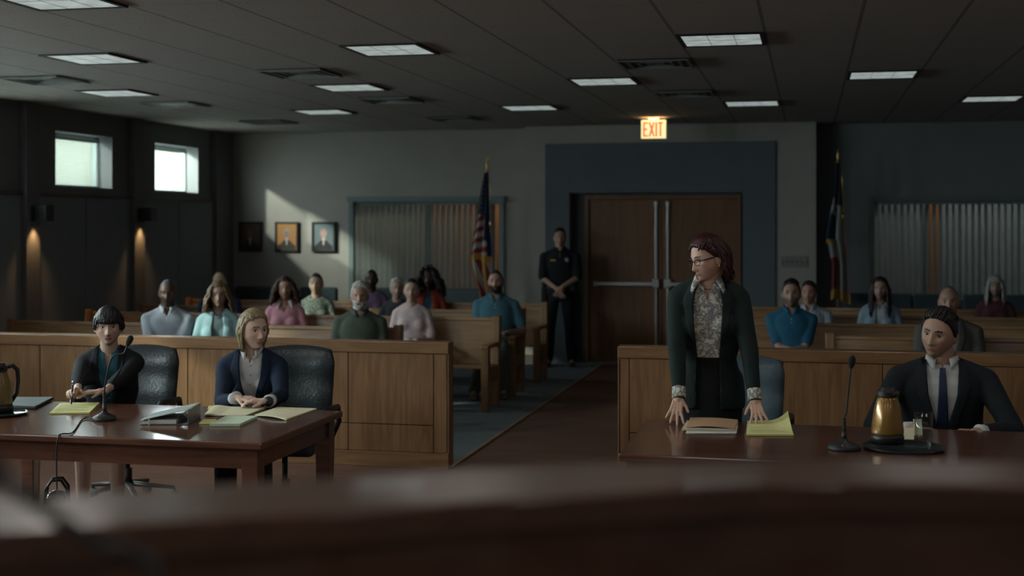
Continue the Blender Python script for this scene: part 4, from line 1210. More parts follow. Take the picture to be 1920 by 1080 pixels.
def patch(name, bv, rows, mat, t, off=.003, th=.002, n=6, ylim=None):
    """rows: list of (z_left,x_left,z_right,x_right) projected on the front of a garment"""
    bm = B(); R_ = []
    last = -.12
    for (xl, zl, xr, zr) in rows:
        row = []
        for i in range(n + 1):
            u = i / n; x, z = xl + (xr - xl) * u, zl + (zr - zl) * u
            h = bv.ray_cast(Vector((x, -1.0, z)), Vector((0, 1, 0)))
            y = h[0].y if h[0] is not None else last
            last = y
            row.append(bm.verts.new((x, y - off, z)))
        R_.append(row)
    for a, b_ in zip(R_, R_[1:]):
        for i in range(n): bm.faces.new((a[i], a[i + 1], b_[i + 1], b_[i]))
    return obj(name, bm, mat, t, smooth=True, solid=th)

def hair_build(t, HM, st, col, s, rnd, wide=1.0):
    """st: style name"""
    zt0 = {'bald': None}.get(st)
    thick = {'short': .006, 'buzz': .0025, 'short_full': .009, 'bob': .010, 'long': .008, 'curly': .010, 'afro': .012, 'back': .006, 'balding': .004, 'bangs': .012, 'waves': .012, 'fringe': .004, 'wavy': .010, 'longgrey': .010}[st]
    hl = {'balding': [1.2, 1.2, 1.1, .25, -.30, -.55], 'fringe': [1.3, 1.3, 1.2, .20, -.30, -.55], 'back': [.68, .62, .46, .12, -.35, -.6], 'short': [.72, .66, .38, -.16, -.34, -.6], 'buzz': [.72, .66, .40, -.12, -.34, -.6], 'short_full': [.72, .66, .38, -.16, -.38, -.62]}.get(st, [.60, .54, .34, -.08, -.45, -.7])
    def cap(u):
        zt = interp(u.y, [-1, -.75, -.45, -.08, .3, 1], hl)
        zt += .07 * noise.noise(Vector((u.x * 7, u.y * 7, 4.2)))
        m_ = sm((u.z - zt) / .20 + .15)
        p = head_pt(u, wide, off=-.012 + (.012 + thick) * m_)
        if m_ > .5 and thick > .004:
            nn = noise.noise(Vector((u.x * 9 + u.z * 3, u.y * 9, u.z * 4)) * 2.2 + Vector((rnd.random(), 0, 0)) * .01)
            p += u * nn * thick * .35
        return p
    bm = B(); sph(bm, cap, HM)
    def lock(ph, el0, zend, r, vol, helix=0, inward=.0, jit=.004, n=11, sweep=0, flat=.55):
        pts, rr = [], []
        h1 = rnd.uniform(0, 6.28)
        for i in range(n):
            u = i / (n - 1)
            zc = el0 + (zend - el0) * u       # local z along the lock, metres
            a = ph + sweep * (1 - u)
            if zc > -.01:
                zz = max(-1, min(.999, zc / .117)); rad = math.sqrt(max(0, 1 - zz * zz))
                p = head_pt(Vector((math.sin(a) * rad, math.cos(a) * rad, zz)), wide, off=.004 + vol * min(1, u * 2.2))
            else:
                rad = 1.0
                k = (-.01 - zc) / .2
                w_ = 1 + vol * 3 - inward * k
                p = Vector((math.sin(a) * (.076 * wide + .004 + vol) * w_, math.cos(a) * (.094 + .004 + vol) * (1 - .25 * min(1, k * 2.5) * (math.cos(a) > 0)) * w_, zc))
            p += Vector((rnd.uniform(-jit, jit), rnd.uniform(-jit, jit), 0))
            if helix: p += Vector((math.cos(h1 + u * 16), math.sin(h1 + u * 16), 0)) * helix * min(1, u * 3)
            pts.append(HM @ p); rr.append(r * (1.0 if u < .75 else 1 - (u - .75) * 2.6))
        tube(bm, pts, rr, 6, flat)
    R = rnd
    if st in ('bob',):
        for k in range(150):
            ph = R.uniform(-1.75, 1.75); zend = R.uniform(-.135, -.118) + .02 * (abs(ph) > 1.7)
            lock(ph, R.uniform(.06, .115), zend, .0085, .005 + R.uniform(0, .005), inward=.45, sweep=R.uniform(-.15, .15))
        for k in range(26):
            lock(-PI + R.uniform(.5, 1.4), .114, R.uniform(.055, .075) , .007, .006, sweep=.5)
            lock(PI - R.uniform(.6, 1.4), .114, R.uniform(.045, .07), .007, .006, sweep=-.5)
    elif st == 'waves':
        for k in range(170):
            ph = R.uniform(-1.85, 1.40); zend = R.uniform(-.148, -.110)
            lock(ph, R.uniform(.06, .118), zend, .0095, .012 + R.uniform(0, .010), helix=.003, inward=.25 if R.random() < .7 else -.1, sweep=R.uniform(-.2, .2))
        for k in range(18):
            lock(-PI + R.uniform(.6, 1.4), .115, R.uniform(.045, .07), .008, .009, sweep=.5)
            lock(PI - R.uniform(.6, 1.4), .115, R.uniform(.045, .07), .008, .009, sweep=-.5)
    elif st == 'bangs':
        for k in range(120):
            ph = R.uniform(-2.2, 2.2); zend = R.uniform(-.075, -.055) if abs(ph) < 1.3 else R.uniform(-.03, .0)
            lock(ph, R.uniform(.07, .115), zend, .0095, .006, inward=1.4, sweep=R.uniform(-.1, .1))
        for k in range(60):
            lock(PI + R.uniform(-.85, .85), R.uniform(.100, .115), R.uniform(.020, .028), .0075, .007, n=8)
    elif st in ('long', 'longgrey'):
        L = -.30 if st == 'long' else -.20
        for k in range(130):
            ph = R.uniform(-2.25, 2.25); lock(ph, R.uniform(.05, .115), L + R.uniform(-.03, .05), .010, .008 + R.uniform(0, .006), helix=.002, inward=-.10)
        if st == 'longgrey':
            for k in range(30): lock(PI + R.uniform(-.8, .8), .114, R.uniform(.035, .05), .007, .006, n=8)
    elif st == 'wavy':
        for k in range(170):
            ph = R.uniform(-2.15, 2.15); lock(ph, R.uniform(.06, .118), R.uniform(-.17, -.11), .011, .016 + R.uniform(0, .014), helix=.008, inward=-.35, sweep=R.uniform(-.3, .3))
    elif st == 'curly':
        for k in range(200):
            ph = R.uniform(-2.2, 2.2); lock(ph, R.uniform(.06, .118), R.uniform(-.19, -.08), .010, .016 + R.uniform(0, .018), helix=.011, inward=-.45)
    elif st == 'afro':
        for k in range(330):
            ph = R.uniform(-2.35, 2.35); lock(ph, R.uniform(.0, .12), R.uniform(-.22, -.02), .012, .02 + R.uniform(0, .045), helix=.013, inward=-.5)
        for k in range(60):
            a, e_ = R.uniform(0, 6.28), R.uniform(.5, 1.4); u = Vector((math.cos(a) * math.cos(e_), abs(math.sin(a)) * math.cos(e_) if R.random() < .75 else -.3 * math.cos(e_), math.sin(e_)))
            ellipsoid(bm, HM @ (head_pt(u.normalized(), wide, off=R.uniform(.015, .035))), [R.uniform(.013, .024)] * 3, None, 8, 6)
    elif st in ('short_full', 'short'):
        for k in range(110 if st == 'short_full' else 70):
            lx = R.uniform(-.72, .72); e0_ = math.radians(R.uniform(44, 100)); ln = math.radians(R.uniform(30, 55)); tw = R.uniform(.05, .25)
            pts = []
            for i in range(7):
                e_ = e0_ + ln * i / 6; q_ = math.sqrt(1 - lx * lx)
                u = Vector((lx + tw * i / 6 * (1 - abs(lx)), -math.cos(e_) * q_, math.sin(e_) * q_)).normalized()
                pts.append(HM @ head_pt(u, wide, off=.003 + thick * (.5 + .9 * math.sin(PI * i / 6))))
            tube(bm, pts, [.004, .0065, .0075, .0075, .007, .0055, .002], 6, .6)
    elif st == 'back':
        ellipsoid(bm, HM @ Vector((0, .115, .045)), (.036, .034, .034))
    return obj('hair', bm, hair_mat(col), t, smooth=True)

def person(label, loc, rz, p, cat='person'):
    """p: dict of the pose and clothes; local frame: face to -y, floor z=0"""
    t = thing('person', label, cat, loc, rz)
    G_ = p.get; s = G_('s', 1.0); fem = G_('fem', False); sit = G_('sit', True); main = G_('main', False)
    vox = G_('vox', .0037 if main else .0075); cv = G_('cvox', .009 if main else .013)
    rnd = random.Random(hash(label) % 1000 if False else sum(ord(c) for c in label))
    seat = G_('seat', .44)
    if sit:
        pel = Vector((0, G_('dy', 0), seat + .095)); up = .43 * s
    else:
        pel = Vector((0, 0, .93 * s)); up = .50 * s
    lean = G_('lean', 0.0); sway = G_('sway', 0.0)
    tdir = Vector((math.sin(sway), -math.sin(lean), math.cos(lean))).normalized()
    sc_ = pel + tdir * up                    # shoulder centre
    sw = G_('sw', .152 if fem else .183) * s
    nk = sc_ + tdir * .065 * s + Vector((0, -.005, 0))
    hd_ = nk + Vector((0, -.025, .128 * s)) + Vector(G_('hoff', (0, 0, 0)))
    HM = Matrix.Translation(hd_) @ Matrix.Rotation(math.radians(G_('yaw', 0)), 4, 'Z') @ Matrix.Rotation(math.radians(G_('pitch', 0)), 4, 'X') @ Matrix.Rotation(math.radians(G_('roll', 0)), 4, 'Y') @ Matrix.Scale(s * G_('hs', 1.0), 4)
    fat = G_('fat', 1.0)
    def torso(bm, inf, ztop=None, zlow=None, flare=0):
        L = []
        if fem: prof = [(-.06, .155, .105), (.0, .165, .115), (.10, .148, .105), (.22, .122, .088), (.34, .137, .098), (.46, .150, .100), (.70, .152, .10), (.84, .150, .092), (.93, .140, .080), (1.01, .105, .07), (1.07, .066, .055)]
        else: prof = [(-.06, .155, .115), (.0, .162, .122), (.12, .155, .118), (.25, .148, .112), (.40, .158, .115), (.55, .168, .12), (.72, .172, .12), (.86, .168, .108), (.93, .150, .09), (1.01, .118, .078), (1.08, .074, .062)]
        for v, rx, ry in prof:
            if zlow is not None and v < zlow: continue
            c_ = pel + tdir * up * v
            k = fat if v < .8 else 1 + (fat - 1) * .4
            L.append((c_.x, c_.y, c_.z, rx * s * k + inf * (1 + (flare if v < .25 else 0)), ry * s * k + inf))
        loft(bm, L, 30, 2.3)
        if fem:
            for sx in (-1, 1):
                c_ = pel + tdir * up * .62 + Vector((sx * .072 * s, -.075 * s, 0)); ellipsoid(bm, c_, [.060 * s + inf, .046 * s + inf, .060 * s + inf])
        for sx in (-1, 1):
            S_ = sc_ + Vector((sx * (sw - .012), 0, -.046 * s))
            capsule(bm, sc_ + Vector((sx * .05 * s, .0, .020 * s)), S_, .046 * s + inf * .6, .050 * s + inf * .8)
    SH = {}
    arms = {}
    def_r, def_l = G_('wr'), G_('wl')
    for sx, w in ((-1, def_r), (1, def_l)):
        S_ = sc_ + Vector((sx * sw, 0, -.048 * s)); SH[sx] = S_
        if w is None: w = (sx * .07, pel.y - .27, pel.z + .12)
        E_, W_ = ik(S_, w, .285 * s, .245 * s, Vector(G_('pole', (sx * .6, .35, -.8))) if G_('pole') is None else Vector((sx * G_('pole')[0], G_('pole')[1], G_('pole')[2])))
        arms[sx] = (S_, E_, W_)
    def arm(bm, sx, inf, end=1.0, inf2=None):
        S_, E_, W_ = arms[sx]; k = .82 if fem else 1.0
        inf2 = inf if inf2 is None else inf2
        if end <= .5:
            q_ = S_.lerp(E_, end * 2); capsule(bm, S_, q_, .050 * k * s + inf, .044 * k * s + inf2)
            return q_
        capsule(bm, S_, E_, .050 * k * s + inf, .040 * k * s + inf)
        q_ = E_.lerp(W_, (end - .5) * 2)
        r1 = .038 + (.026 - .038) * (end - .5) * 2
        capsule(bm, E_, q_, .039 * k * s + inf, r1 * k * s + inf2)
        return q_
    # legs
    legs = {}
    for sx in (-1, 1):
        Hp = pel + Vector((sx * .085 * s, 0, -.01))
        if sit:
            K = Vector((sx * G_('knee', .10), pel.y - .44 * s, seat + .045)); A_ = Vector((sx * G_('foot', .10), pel.y - .44 * s + G_('shin', .02), .085))
            if G_('footx') and sx in G_('footx'): A_ = Vector(G_('footx')[sx])
        else:
            K = Vector((sx * G_('knee', .095), -.015, .50 * s)); A_ = Vector((sx * G_('foot', .11), .02, .085))
        legs[sx] = (Hp, K, A_)
    def leg(bm, sx, inf, end=1.0, lo=0.0):
        Hp, K, A_ = legs[sx]
        capsule(bm, Hp, K, .080 * s + inf, .054 * s + inf)
        q_ = K.lerp(A_, end); capsule(bm, K, q_, .053 * s + inf, (.053 + (.036 - .053) * end) * s + inf + lo)
    # ---- body: one continuous surface
    bm = B()
    sph(bm, lambda u: head_pt(u, G_('wide', 1), G_('jaw', 1), G_('nose', 1)), HM, 64, 52)
    for sx in (-1, 1):
        M_ = HM @ Matrix.Translation((sx * .075 * G_('wide', 1), .008, -.012)) @ Matrix.Rotation(sx * math.radians(-18), 4, 'Z')
        ellipsoid(bm, (0, 0, 0), (.008, .017, .031), M_) if False else None
        bm2 = B(); ellipsoid(bm2, (0, 0, 0), (.0095, .018, .032), None, 14, 10)
        for f in bm2.faces: bm.faces.new([bm.verts.new(M_ @ v.co) for v in f.verts])
        bm2.free()
    bmesh.ops.remove_doubles(bm, verts=bm.verts, dist=1e-6)
    nr = (.052 if fem else .062) * s
    hb = HM @ Vector((0, .018, -.055))
    capsule(bm, nk - tdir * .05, hb, nr * 1.08, nr * .98, 20)
    torso(bm, -.004)
    for sx in (-1, 1): arm(bm, sx, 0)
    for sx in (-1, 1): leg(bm, sx, 0)
    tips = {}
    for sx, key in ((-1, 'hr'), (1, 'hl')):
        h = dict(G_(key) or {})
        S_, E_, W_ = arms[sx]
        d_ = Vector(h.pop('d', (W_ - E_).normalized())); n_ = h.pop('n', (0, 0, -1)); sd2 = h.pop('side', (-sx, 0, 0))
        tips[sx] = hand(bm, W_ + d_.normalized() * .012, d_, n_, sd2, s=s * (.92 if fem else 1.03), **h)
    if G_('barefeet') is None:
        for sx in (-1, 1):
            A_ = legs[sx][2]; capsule(bm, A_, A_ + Vector((0, -.06, -.03)), .035, .03)
    me = remesh(bm, vox, 1 if main else 2, .4); me.name = 'body'
    skin = G_('skin', (.46, .29, .21)); lip = G_('lip', tuple(c * k for c, k in zip(skin, (.82, .62, .60)))); browc = G_('brow', (.05, .035, .03)); beard = G_('beard'); hc = G_('hair', (.05, .04, .03))
    HI = HM.inverted(); nh = Matrix.Translation(hd_)
    def pc(co):
        q_ = HI @ co
        if abs(q_.x) < .1 and -.13 < q_.z < .13 and abs(q_.y) < .13:
            ax = abs(q_.x)
            if q_.y < -.05:
                if abs(q_.z + .0685 - .02 * (q_.x) ** 2 * 20) < .0016 and abs(q_.x) < .021: return tuple(c * .45 for c in lip)
                if (q_.x / .022) ** 2 + ((q_.z + .0685) / .0085) ** 2 < 1: return lip
                bz_ = .0225 + .003 * g(ax - .030, .012)
                if abs(q_.z - bz_) < (.0042 if not fem else .0034) and .012 < ax < .045: return browc
                if .004 < q_.z < .0115 and .018 < ax < .044 and abs(q_.z - (.0105 - ((ax - .031) / .014) ** 2 * .006)) < .0034: return tuple(c * .35 for c in skin)
            if beard:
                low = -.035 - .02 * g(ax, .02)
                if q_.y < .015 and q_.z < (-.038 if ax > .030 else -.050) and not ((q_.x / .022) ** 2 + ((q_.z + .0685) / .0075) ** 2 < 1):
                    if q_.z > -.118 and (ax > .02 or q_.z < -.077 or -.062 < q_.z < -.05): return beard
            r_ = .06 * g(ax - .045, .02) * g(q_.z + .03, .02) if q_.y < -.03 else 0
            return (min(1, skin[0] * (1 + r_)), skin[1] * (1 - r_), skin[2] * (1 - r_))
        return skin
    paint(me, pc)
    link('body', me, M_skin, t)
    # eyes
    gz = Vector(G_('gaze', (0, -1, 0))).normalized()
    if G_('eyes', True):
        for sx in (-1, 1):
            bm = B(); ellipsoid(bm, (0, 0, 0), (.0118, .0118, .0118), None, 24, 18)
            M_ = HM @ Matrix.Translation((sx * .031, -.0700, .0012))
            me_ = bpy.data.meshes.new('eye'); bm.to_mesh(me_); bm.free()
            paint(me_, lambda c: (.01, .01, .01) if c.normalized().dot(gz) > .93 else (G_('iris', (.10, .07, .05)) if c.normalized().dot(gz) > .80 else (.50, .48, .45)))
            me_.transform(M_); link('eye', me_, M_eye, t)
    if beard and G_('beardlen', .012) > 0:
        bm = B()
        for k in range(280):
            a = rnd.uniform(-1.2, 1.2) + PI; zz = rnd.uniform(-.97, -.45)
            if abs(a - PI) < .35 and -.72 < zz < -.40: continue
            rad = math.sqrt(1 - zz * zz); u = Vector((-math.sin(a) * rad, math.cos(a) * rad, zz))
            c_ = head_pt(u, G_('wide', 1), G_('jaw', 1)); ln = G_('beardlen', .012)
            tube(bm, [HM @ c_, HM @ (c_ + Vector((0, -.3, -.9)) * ln * .6 + u * .003), HM @ (c_ + Vector((0, -.2, -1)) * ln)], [.0068, .006, .0025], 5)
        for sx in (-1, 1):
            for k in range(10):
                x_ = rnd.uniform(.002, .026) * sx; c_ = head_pt(Vector((x_ / .07, -.8, -.46)).normalized()); tube(bm, [HM @ (c_ + Vector((0, -.001, 0))), HM @ (c_ + Vector((sx * .008, -.002, -.007)))], [.0045, .002], 5)
        obj('beard', bm, hair_mat(beard), t, smooth=True)
    if G_('style'): hair_build(t, HM, G_('style'), hc, s, rnd, G_('wide', 1))
    # ---- clothes
    top = G_('top', 'tee'); c1 = G_('c1', (.3, .3, .3)); cm = cloth_mat(c1, G_('crough', .85), G_('pat'))
    zn = nk.z
    if top in ('tee', 'polo', 'shirt', 'blouse', 'cardigan', 'jacket'):
        neckr = G_('neckr', .075)
        vd = G_('vdepth', .035 if top in ('tee',) else .09)
        under = top in ('jacket', 'cardigan')
        bm = B(); torso(bm, .008 if not under else .006)
        uend = G_('sleeve', {'tee': .36, 'polo': .36, 'shirt': .96, 'blouse': .96}.get(top, .97))
        for sx in (-1, 1): arm(bm, sx, .010 if not under else .007, uend, .016 if uend < .5 else .010)
        ucm = cm if not under else cloth_mat(G_('c2', (.6, .6, .58)), .8, G_('pat2'))
        V0 = nk.z - .018
        def cutV(half, depth, ztop):
            def f(c, n):
                if n.z > .80 and c.z > ztop - .01 and (c.x - nk.x) ** 2 + (c.y - nk.y) ** 2 < (nr * 1.02) ** 2: return True
                return c.y < nk.y + .0 and n.y < .25 and ztop - depth < c.z < ztop + .1 and abs(c.x - nk.x) < half * (c.z - (ztop - depth)) / depth and abs(c.x - nk.x) < half * 1.2
            def sn(v):
                if v.y < nk.y + .02 and ztop - depth - .006 < v.z < ztop + .02:
                    w = half * (v.z - (ztop - depth)) / depth
                    w = max(0, min(w, half * 1.2)); 
                    if abs(abs(v.x - nk.x) - w) < .02 and v.y < nk.y - .02: return Vector((nk.x + math.copysign(w, v.x - nk.x), v.y, v.z))
                return None
            return f, sn
        f, sn = cutV(G_('vhalf', .035), vd, nk.z + .005)
        sh = garment('shirt' if under or top != 'tee' else 'shirt', bm, ucm, t, cv * .9, f, .003, 6, sn)
        objs_ = [sh]
        if G_('collar', top in ('polo', 'shirt', 'jacket')):
            big = G_('bigcollar', 0)
            bm = B(); n_ = 26; rows = []
            for i in range(n_ + 1):
                a = -PI / 2 + G_('cgap', .30) + (2 * PI - 2 * G_('cgap', .30)) * i / n_    # front -> back -> front
                fr = max(0, -math.sin(a)) ** 3
                ex_ = g(min(i, n_ - i), 2.2)
                c_ = Vector((math.cos(a), math.sin(a), 0))
                r0 = nr * 1.08
                base = nk + Vector((0, .004, -.010 - .018 * fr - .01 * big * ex_))
                p0_ = base + c_ * (r0 + .006); p1_ = base + c_ * (r0 * 1.0 + .006) + Vector((0, 0, .028 + .006 * math.sin(a)))
                p2_ = base + c_ * (r0 * 1.08 + .008 + .006 * ex_ + .03 * big * (ex_ + .3)) + Vector((0, -.012 * ex_, -.006 - .028 * ex_ - .025 * big * ex_))
                if big: p2_ += Vector((math.copysign(.022, c_.x) * ex_, 0, .004))
                rows.append([bm.verts.new(p) for p in (p0_, p1_, p1_ * .35 + p2_ * .65 + Vector((0, 0, .004)), p2_)])
            for a, b_ in zip(rows, rows[1:]):
                for j in range(3): bm.faces.new((a[j], a[j + 1], b_[j + 1], b_[j]))
            obj('collar', bm, cloth_mat(G_('cc', G_('c2', c1) if under else c1), .8, G_('pat2') if under else G_('pat')), sh, smooth=True, solid=.0025)
        bv = bvh_of([sh])
        if top in ('polo', 'shirt', 'jacket', 'blouse') and main or top == 'polo':
            # buttons on the placket
            bm = B()
            zb = nk.z - vd - .005
            for k in range(3 if top == 'polo' else 6):
                z = zb - .055 * k if top != 'polo' else zb + .02 - .03 * k
                h_ = bv.ray_cast(Vector((nk.x, -1, z)), Vector((0, 1, 0)))
                if h_[0] is not None: lathe(bm, [(.001, -.001), (.005, -.001), (.0055, .001), (.001, .0015)], 10, Matrix.Translation(h_[0] + Vector((0, -.001, 0))) @ Matrix.Rotation(PI / 2, 4, 'X'))
            if len(bm.verts): obj('buttons', bm, M_paper if not main else cloth_mat((.35, .36, .34), .4), sh, smooth=True)
            else: bm.free()
        if G_('tie'):
            tc_ = cloth_mat(G_('tie'), .5, spec=.4)
            zt_ = nk.z - .030
            rows = [(-.020, zt_ + .010, .020, zt_ + .010), (-.013, zt_ - .028, .013, zt_ - .028), (-.018, zt_ - .06, .018, zt_ - .06)]
            rows = [(nk.x + a, b_, nk.x + c, d_) for a, b_, c, d_ in rows]
            for k in range(1, 12): w = .018 + .018 * k / 12; rows.append((nk.x - w, zt_ - .06 - .032 * k, nk.x + w, zt_ - .06 - .032 * k))
            patch('tie', bv, rows, tc_, t, .007, .006, 6)
        if G_('necklace'):
            bm = B(); pts = []
            for i in range(15):
                u = -1 + 2 * i / 14; x = nk.x + u * .058; z = nk.z - .012 - .055 * (1 - u * u)
                h_ = bvh_of_body(t).ray_cast(Vector((x, -1, z)), Vector((0, 1, 0))) 
                if h_[0] is not None: pts.append(h_[0] + Vector((0, -.002, 0)))
            if len(pts) > 2: tube(bm, pts, .0018, 6); obj('necklace', bm, M_brass if G_('necklace') == 1 else M_blackmat, t, smooth=True)
            else: bm.free()
        if under:
            bm = B(); inf = G_('jinf', .017)
            torso(bm, inf, flare=G_('flare', .0))
            if G_('hem') is not None:      # jacket skirt below the hips
                hm = G_('hem'); c0 = pel
                loft(bm, [(pel.x, pel.y, pel.z - hm, (.172 if fem else .18) * s + inf, .125 * s + inf), (pel.x, pel.y, pel.z - hm * .5, (.174 if fem else .18) * s + inf, .128 * s + inf), (pel.x, pel.y, pel.z + .04, .16 * s + inf, .115 * s + inf)], 30)
            jend = G_('jend', .93)
            for sx in (-1, 1): arm(bm, sx, inf * .85, jend, inf * .7)
            jz0 = G_('jopen', .30); zb_ = pel.z + up * jz0   # button height
            jw = G_('jhalf', .075)
            zo = nk.z - .01
            if G_('openjacket'):
                w0 = G_('openjacket')
                def hw(z): return interp(z, [pel.z - .3, zb_, sc_.z - .08, zo + .02], [w0 * 1.15, w0, jw * .95, jw * .62])
                zlow_ = -9
            else:
                def hw(z): return interp(z, [zb_, zb_ + (zo - zb_) * .6, zo - .02, zo + .04], [0, jw * .85, jw, jw * .7])
                zlow_ = zb_
            cxl = lambda z: pel.x + (sc_.x - pel.x) * (z - pel.z) / up
            def cj(c, n):
                if n.z > .6 and c.z > zo - .03 and (c.x - nk.x) ** 2 + (c.y - nk.y) ** 2 < (nr * 1.35) ** 2: return True
                if not sit and G_('openjacket') and n.z < -.8 and c.z < pel.z - G_('hem', .1) + .01: return True
                return c.y < nk.y + .01 and (n.y < .3) and c.z > zlow_ and abs(c.x - cxl(c.z)) < hw(c.z)
            def sj(v):
                if v.y < nk.y - .015 and v.z > zlow_ - .01:
                    w = hw(v.z)
                    if abs(abs(v.x - cxl(v.z)) - w) < .02: return Vector((cxl(v.z) + math.copysign(w, v.x - cxl(v.z)), v.y, v.z))
            jk = garment('jacket' if top == 'jacket' else 'cardigan', bm, cm, t, cv, cj, .0045, 8, sj, .004)
            if top == 'jacket':
                bj = bvh_of([jk])
                zl0, zl1 = (zb_ + .01 if not G_('openjacket') else sc_.z - .30), zo - .005
                for sx in (-1, 1):
                    rows = []
                    for k in range(15):
                        u = k / 14; z = zl0 + (zl1 - zl0) * u
                        wi = hw(z) + .001
                        ww = G_('lapel', .055) * interp(u, [0, .15, .72, .735, .80, 1], [.12, .55, 1, .72, .80, .45])
                        x0_, x1_ = cxl(z) + sx * wi, cxl(z) + sx * (wi + ww)
                        rows.append((x0_, z, x1_, z + .01 * u))
                    patch('lapel', bj, rows, cm, jk, .0075, .004, 6)
                if not G_('openjacket'):
                    bm = B(); h_ = bj.ray_cast(Vector((pel.x + .004, -1, zb_ - .012)), Vector((0, 1, 0)))
                    if h_[0] is not None: lathe(bm, [(.001, -.002), (.009, -.002), (.01, .001), (.001, .003)], 14, Matrix.Translation(h_[0] + Vector((0, -.002, 0))) @ Matrix.Rotation(PI / 2, 4, 'X'))
                    if len(bm.verts): obj('button', bm, M_black, jk, smooth=True)
                    else: bm.free()
            if G_('cuff'):
                for sx in (-1, 1):
                    S_, E_, W_ = arms[sx]; u_ = (W_ - E_).normalized()
                    bm = B(); rr_ = .034 * s; pts = [W_ - u_ * .045, W_ - u_ * .02, W_ + u_ * G_('cufflen', .006)]
                    tube(bm, pts, [rr_, rr_ * 1.02, rr_ * 1.1], 18, 1); obj('cuff', bm, ucm, t, smooth=True)
        if G_('sleevecuff') and not under: pass
    # lower body
    low = G_('low', 'trousers'); lm = cloth_mat(G_('c3', (.03, .035, .045)), .85)
    bm = B()
    if low == 'trousers':
        if sit: ellipsoid(bm, pel + Vector((0, 0, -.005)), (.168 * s * fat, .135 * s * fat, .095))
        else: loft(bm, [(pel.x, pel.y, pel.z - .10, .155 * s, .115 * s), (pel.x, pel.y, pel.z, .172 * s, .128 * s), (pel.x, pel.y, pel.z + .10, .158 * s * fat, .12 * s * fat)], 28)
        for sx in (-1, 1): leg(bm, sx, .012, .97, .018)
    else:
        if sit:
            ellipsoid(bm, pel, (.172, .135, .095))
            for sx in (-1, 1): Hp, K, A_ = legs[sx]; capsule(bm, Hp, K, .090, .062); capsule(bm, K, K.lerp(A_, .12), .062, .062)
            capsule(bm, pel + Vector((0, -.1, 0)), pel + Vector((0, -.40 * s, 0)), .085, .06)
        else:
            loft(bm, [(0, -.0, .48, .150, .105), (0, 0, .62, .168, .118), (0, 0, pel.z - .12, .180 * s, .128 * s), (0, 0, pel.z - .02, .176 * s, .128 * s), (pel.x, pel.y - .003, pel.z + .10, .150 * s, .110 * s), (pel.x + tdir.x * .2, pel.y + tdir.y * .2, pel.z + .20, .132 * s, .100 * s)], 30)
    garment('trousers' if low == 'trousers' else 'skirt', bm, lm, t, cv * 1.1, None, .003, 6)
    for sx in (-1, 1):
        A_ = legs[sx][2]
        bm = B(); S2 = Matrix.Translation(Vector((A_.x, A_.y, 0)))
        rr = []
        heel = .0 if not fem or not main else .0
        for y_, w_, h_ in ((.055, .022, .05), (.045, .036, .075), (0, .040, .095), (-.06, .042, .066), (-.12, .046, .05), (-.17, .042, .042), (-.195, .025, .03)):
            rr.append([bm.verts.new(S2 @ Vector((w_ * math.cos(2 * PI * k / 14), y_, max(0.008, h_ / 2 + h_ / 2 * math.sin(2 * PI * k / 14))))) for k in range(14)])
        ring_faces(bm, rr); obj('shoe', bm, M_shoe if not G_('shoec') else cloth_mat(G_('shoec'), .6), t, smooth=True)
    if G_('glasses'):
        bm = B()
        for sx in (-1, 1):
            c_ = Vector((sx * .032, -.097, -.002)); pts = []
            for i in range(21):
                a = 2 * PI * i / 20; pts.append(HM @ (c_ + Vector((math.copysign(abs(math.cos(a)) ** .7, math.cos(a)) * .025, .006 * abs(math.cos(a)) * (1 if sx * math.cos(a) > 0 else 0), math.copysign(abs(math.sin(a)) ** .8, math.sin(a)) * .0155 + .004 * math.cos(a) * sx))))
            tube(bm, pts, .0019, 6)
            tube(bm, [HM @ Vector((sx * .057, -.091, .004)), HM @ Vector((sx * .074, -.06, .004)), HM @ Vector((sx * .079, .0, .002)), HM @ Vector((sx * .079, .02, -.008))], [.0028, .0025, .002, .002], 6, 1.6)
        tube(bm, [HM @ Vector((-.009, -.100, .002)), HM @ Vector((0, -.102, .006)), HM @ Vector((.009, -.100, .002))], .002, 6)
        obj('glasses', bm, M_black, t, smooth=True)
    return t, dict(HM=HM, arms=arms, nk=nk, pel=pel, sc=sc_, tips=tips, up=up)
def bvh_of_body(t):
    return bvh_of([c for c in t.children if c.name.startswith('body')])
def to_local(loc, rz, w):
    return Matrix.Rotation(-rz, 3, 'Z') @ (Vector(w) - Vector(loc))
R_ = math.radians
# standing woman in the dark green jacket
loc = Vector((-.53, 7.22, 0)); rz = R_(2)
wR = to_local(loc, rz, (-.665, 6.93, .885)); wL = to_local(loc, rz, (-.275, 6.98, .885))
t, I = person('person standing in a dark green jacket and printed blouse, hands on the right table', loc, rz, dict(
    sit=False, fem=True, main=True, s=1.02, lean=R_(9), sw=.160, yaw=-56, pitch=16, roll=-3, skin=(.58, .37, .28), style='waves', hair=(.036, .007, .008), brow=(.06, .03, .03),
    wr=tuple(wR), wl=tuple(wL), pole=(.5, .6, 0), hoff=(.005, -.01, -.025),
    hr=dict(d=(-.12, -.52, -.74), n=(0, .62, -.5), side=(1, 0, 0), curl=(.16, .14, .16, .20), spread=.42, thumb=.25), hl=dict(d=(.15, -.50, -.76), n=(0, .62, -.5), side=(-1, 0, 0), curl=(.16, .14, .16, .2), spread=.42, thumb=.25),
    top='jacket', c1=(.010, .020, .019), c2=(.66, .64, .54), pat2=('print', (.20, .21, .24)), openjacket=.060, jhalf=.082, lapel=.052, hem=.14, jinf=.020, jend=.90, cuff=True, cufflen=.012, collar=True, bigcollar=1, cgap=.55, vdepth=.13, vhalf=.040,
    low='skirt', c3=(.010, .012, .014), glasses=True, necklace=2, crough=.8))
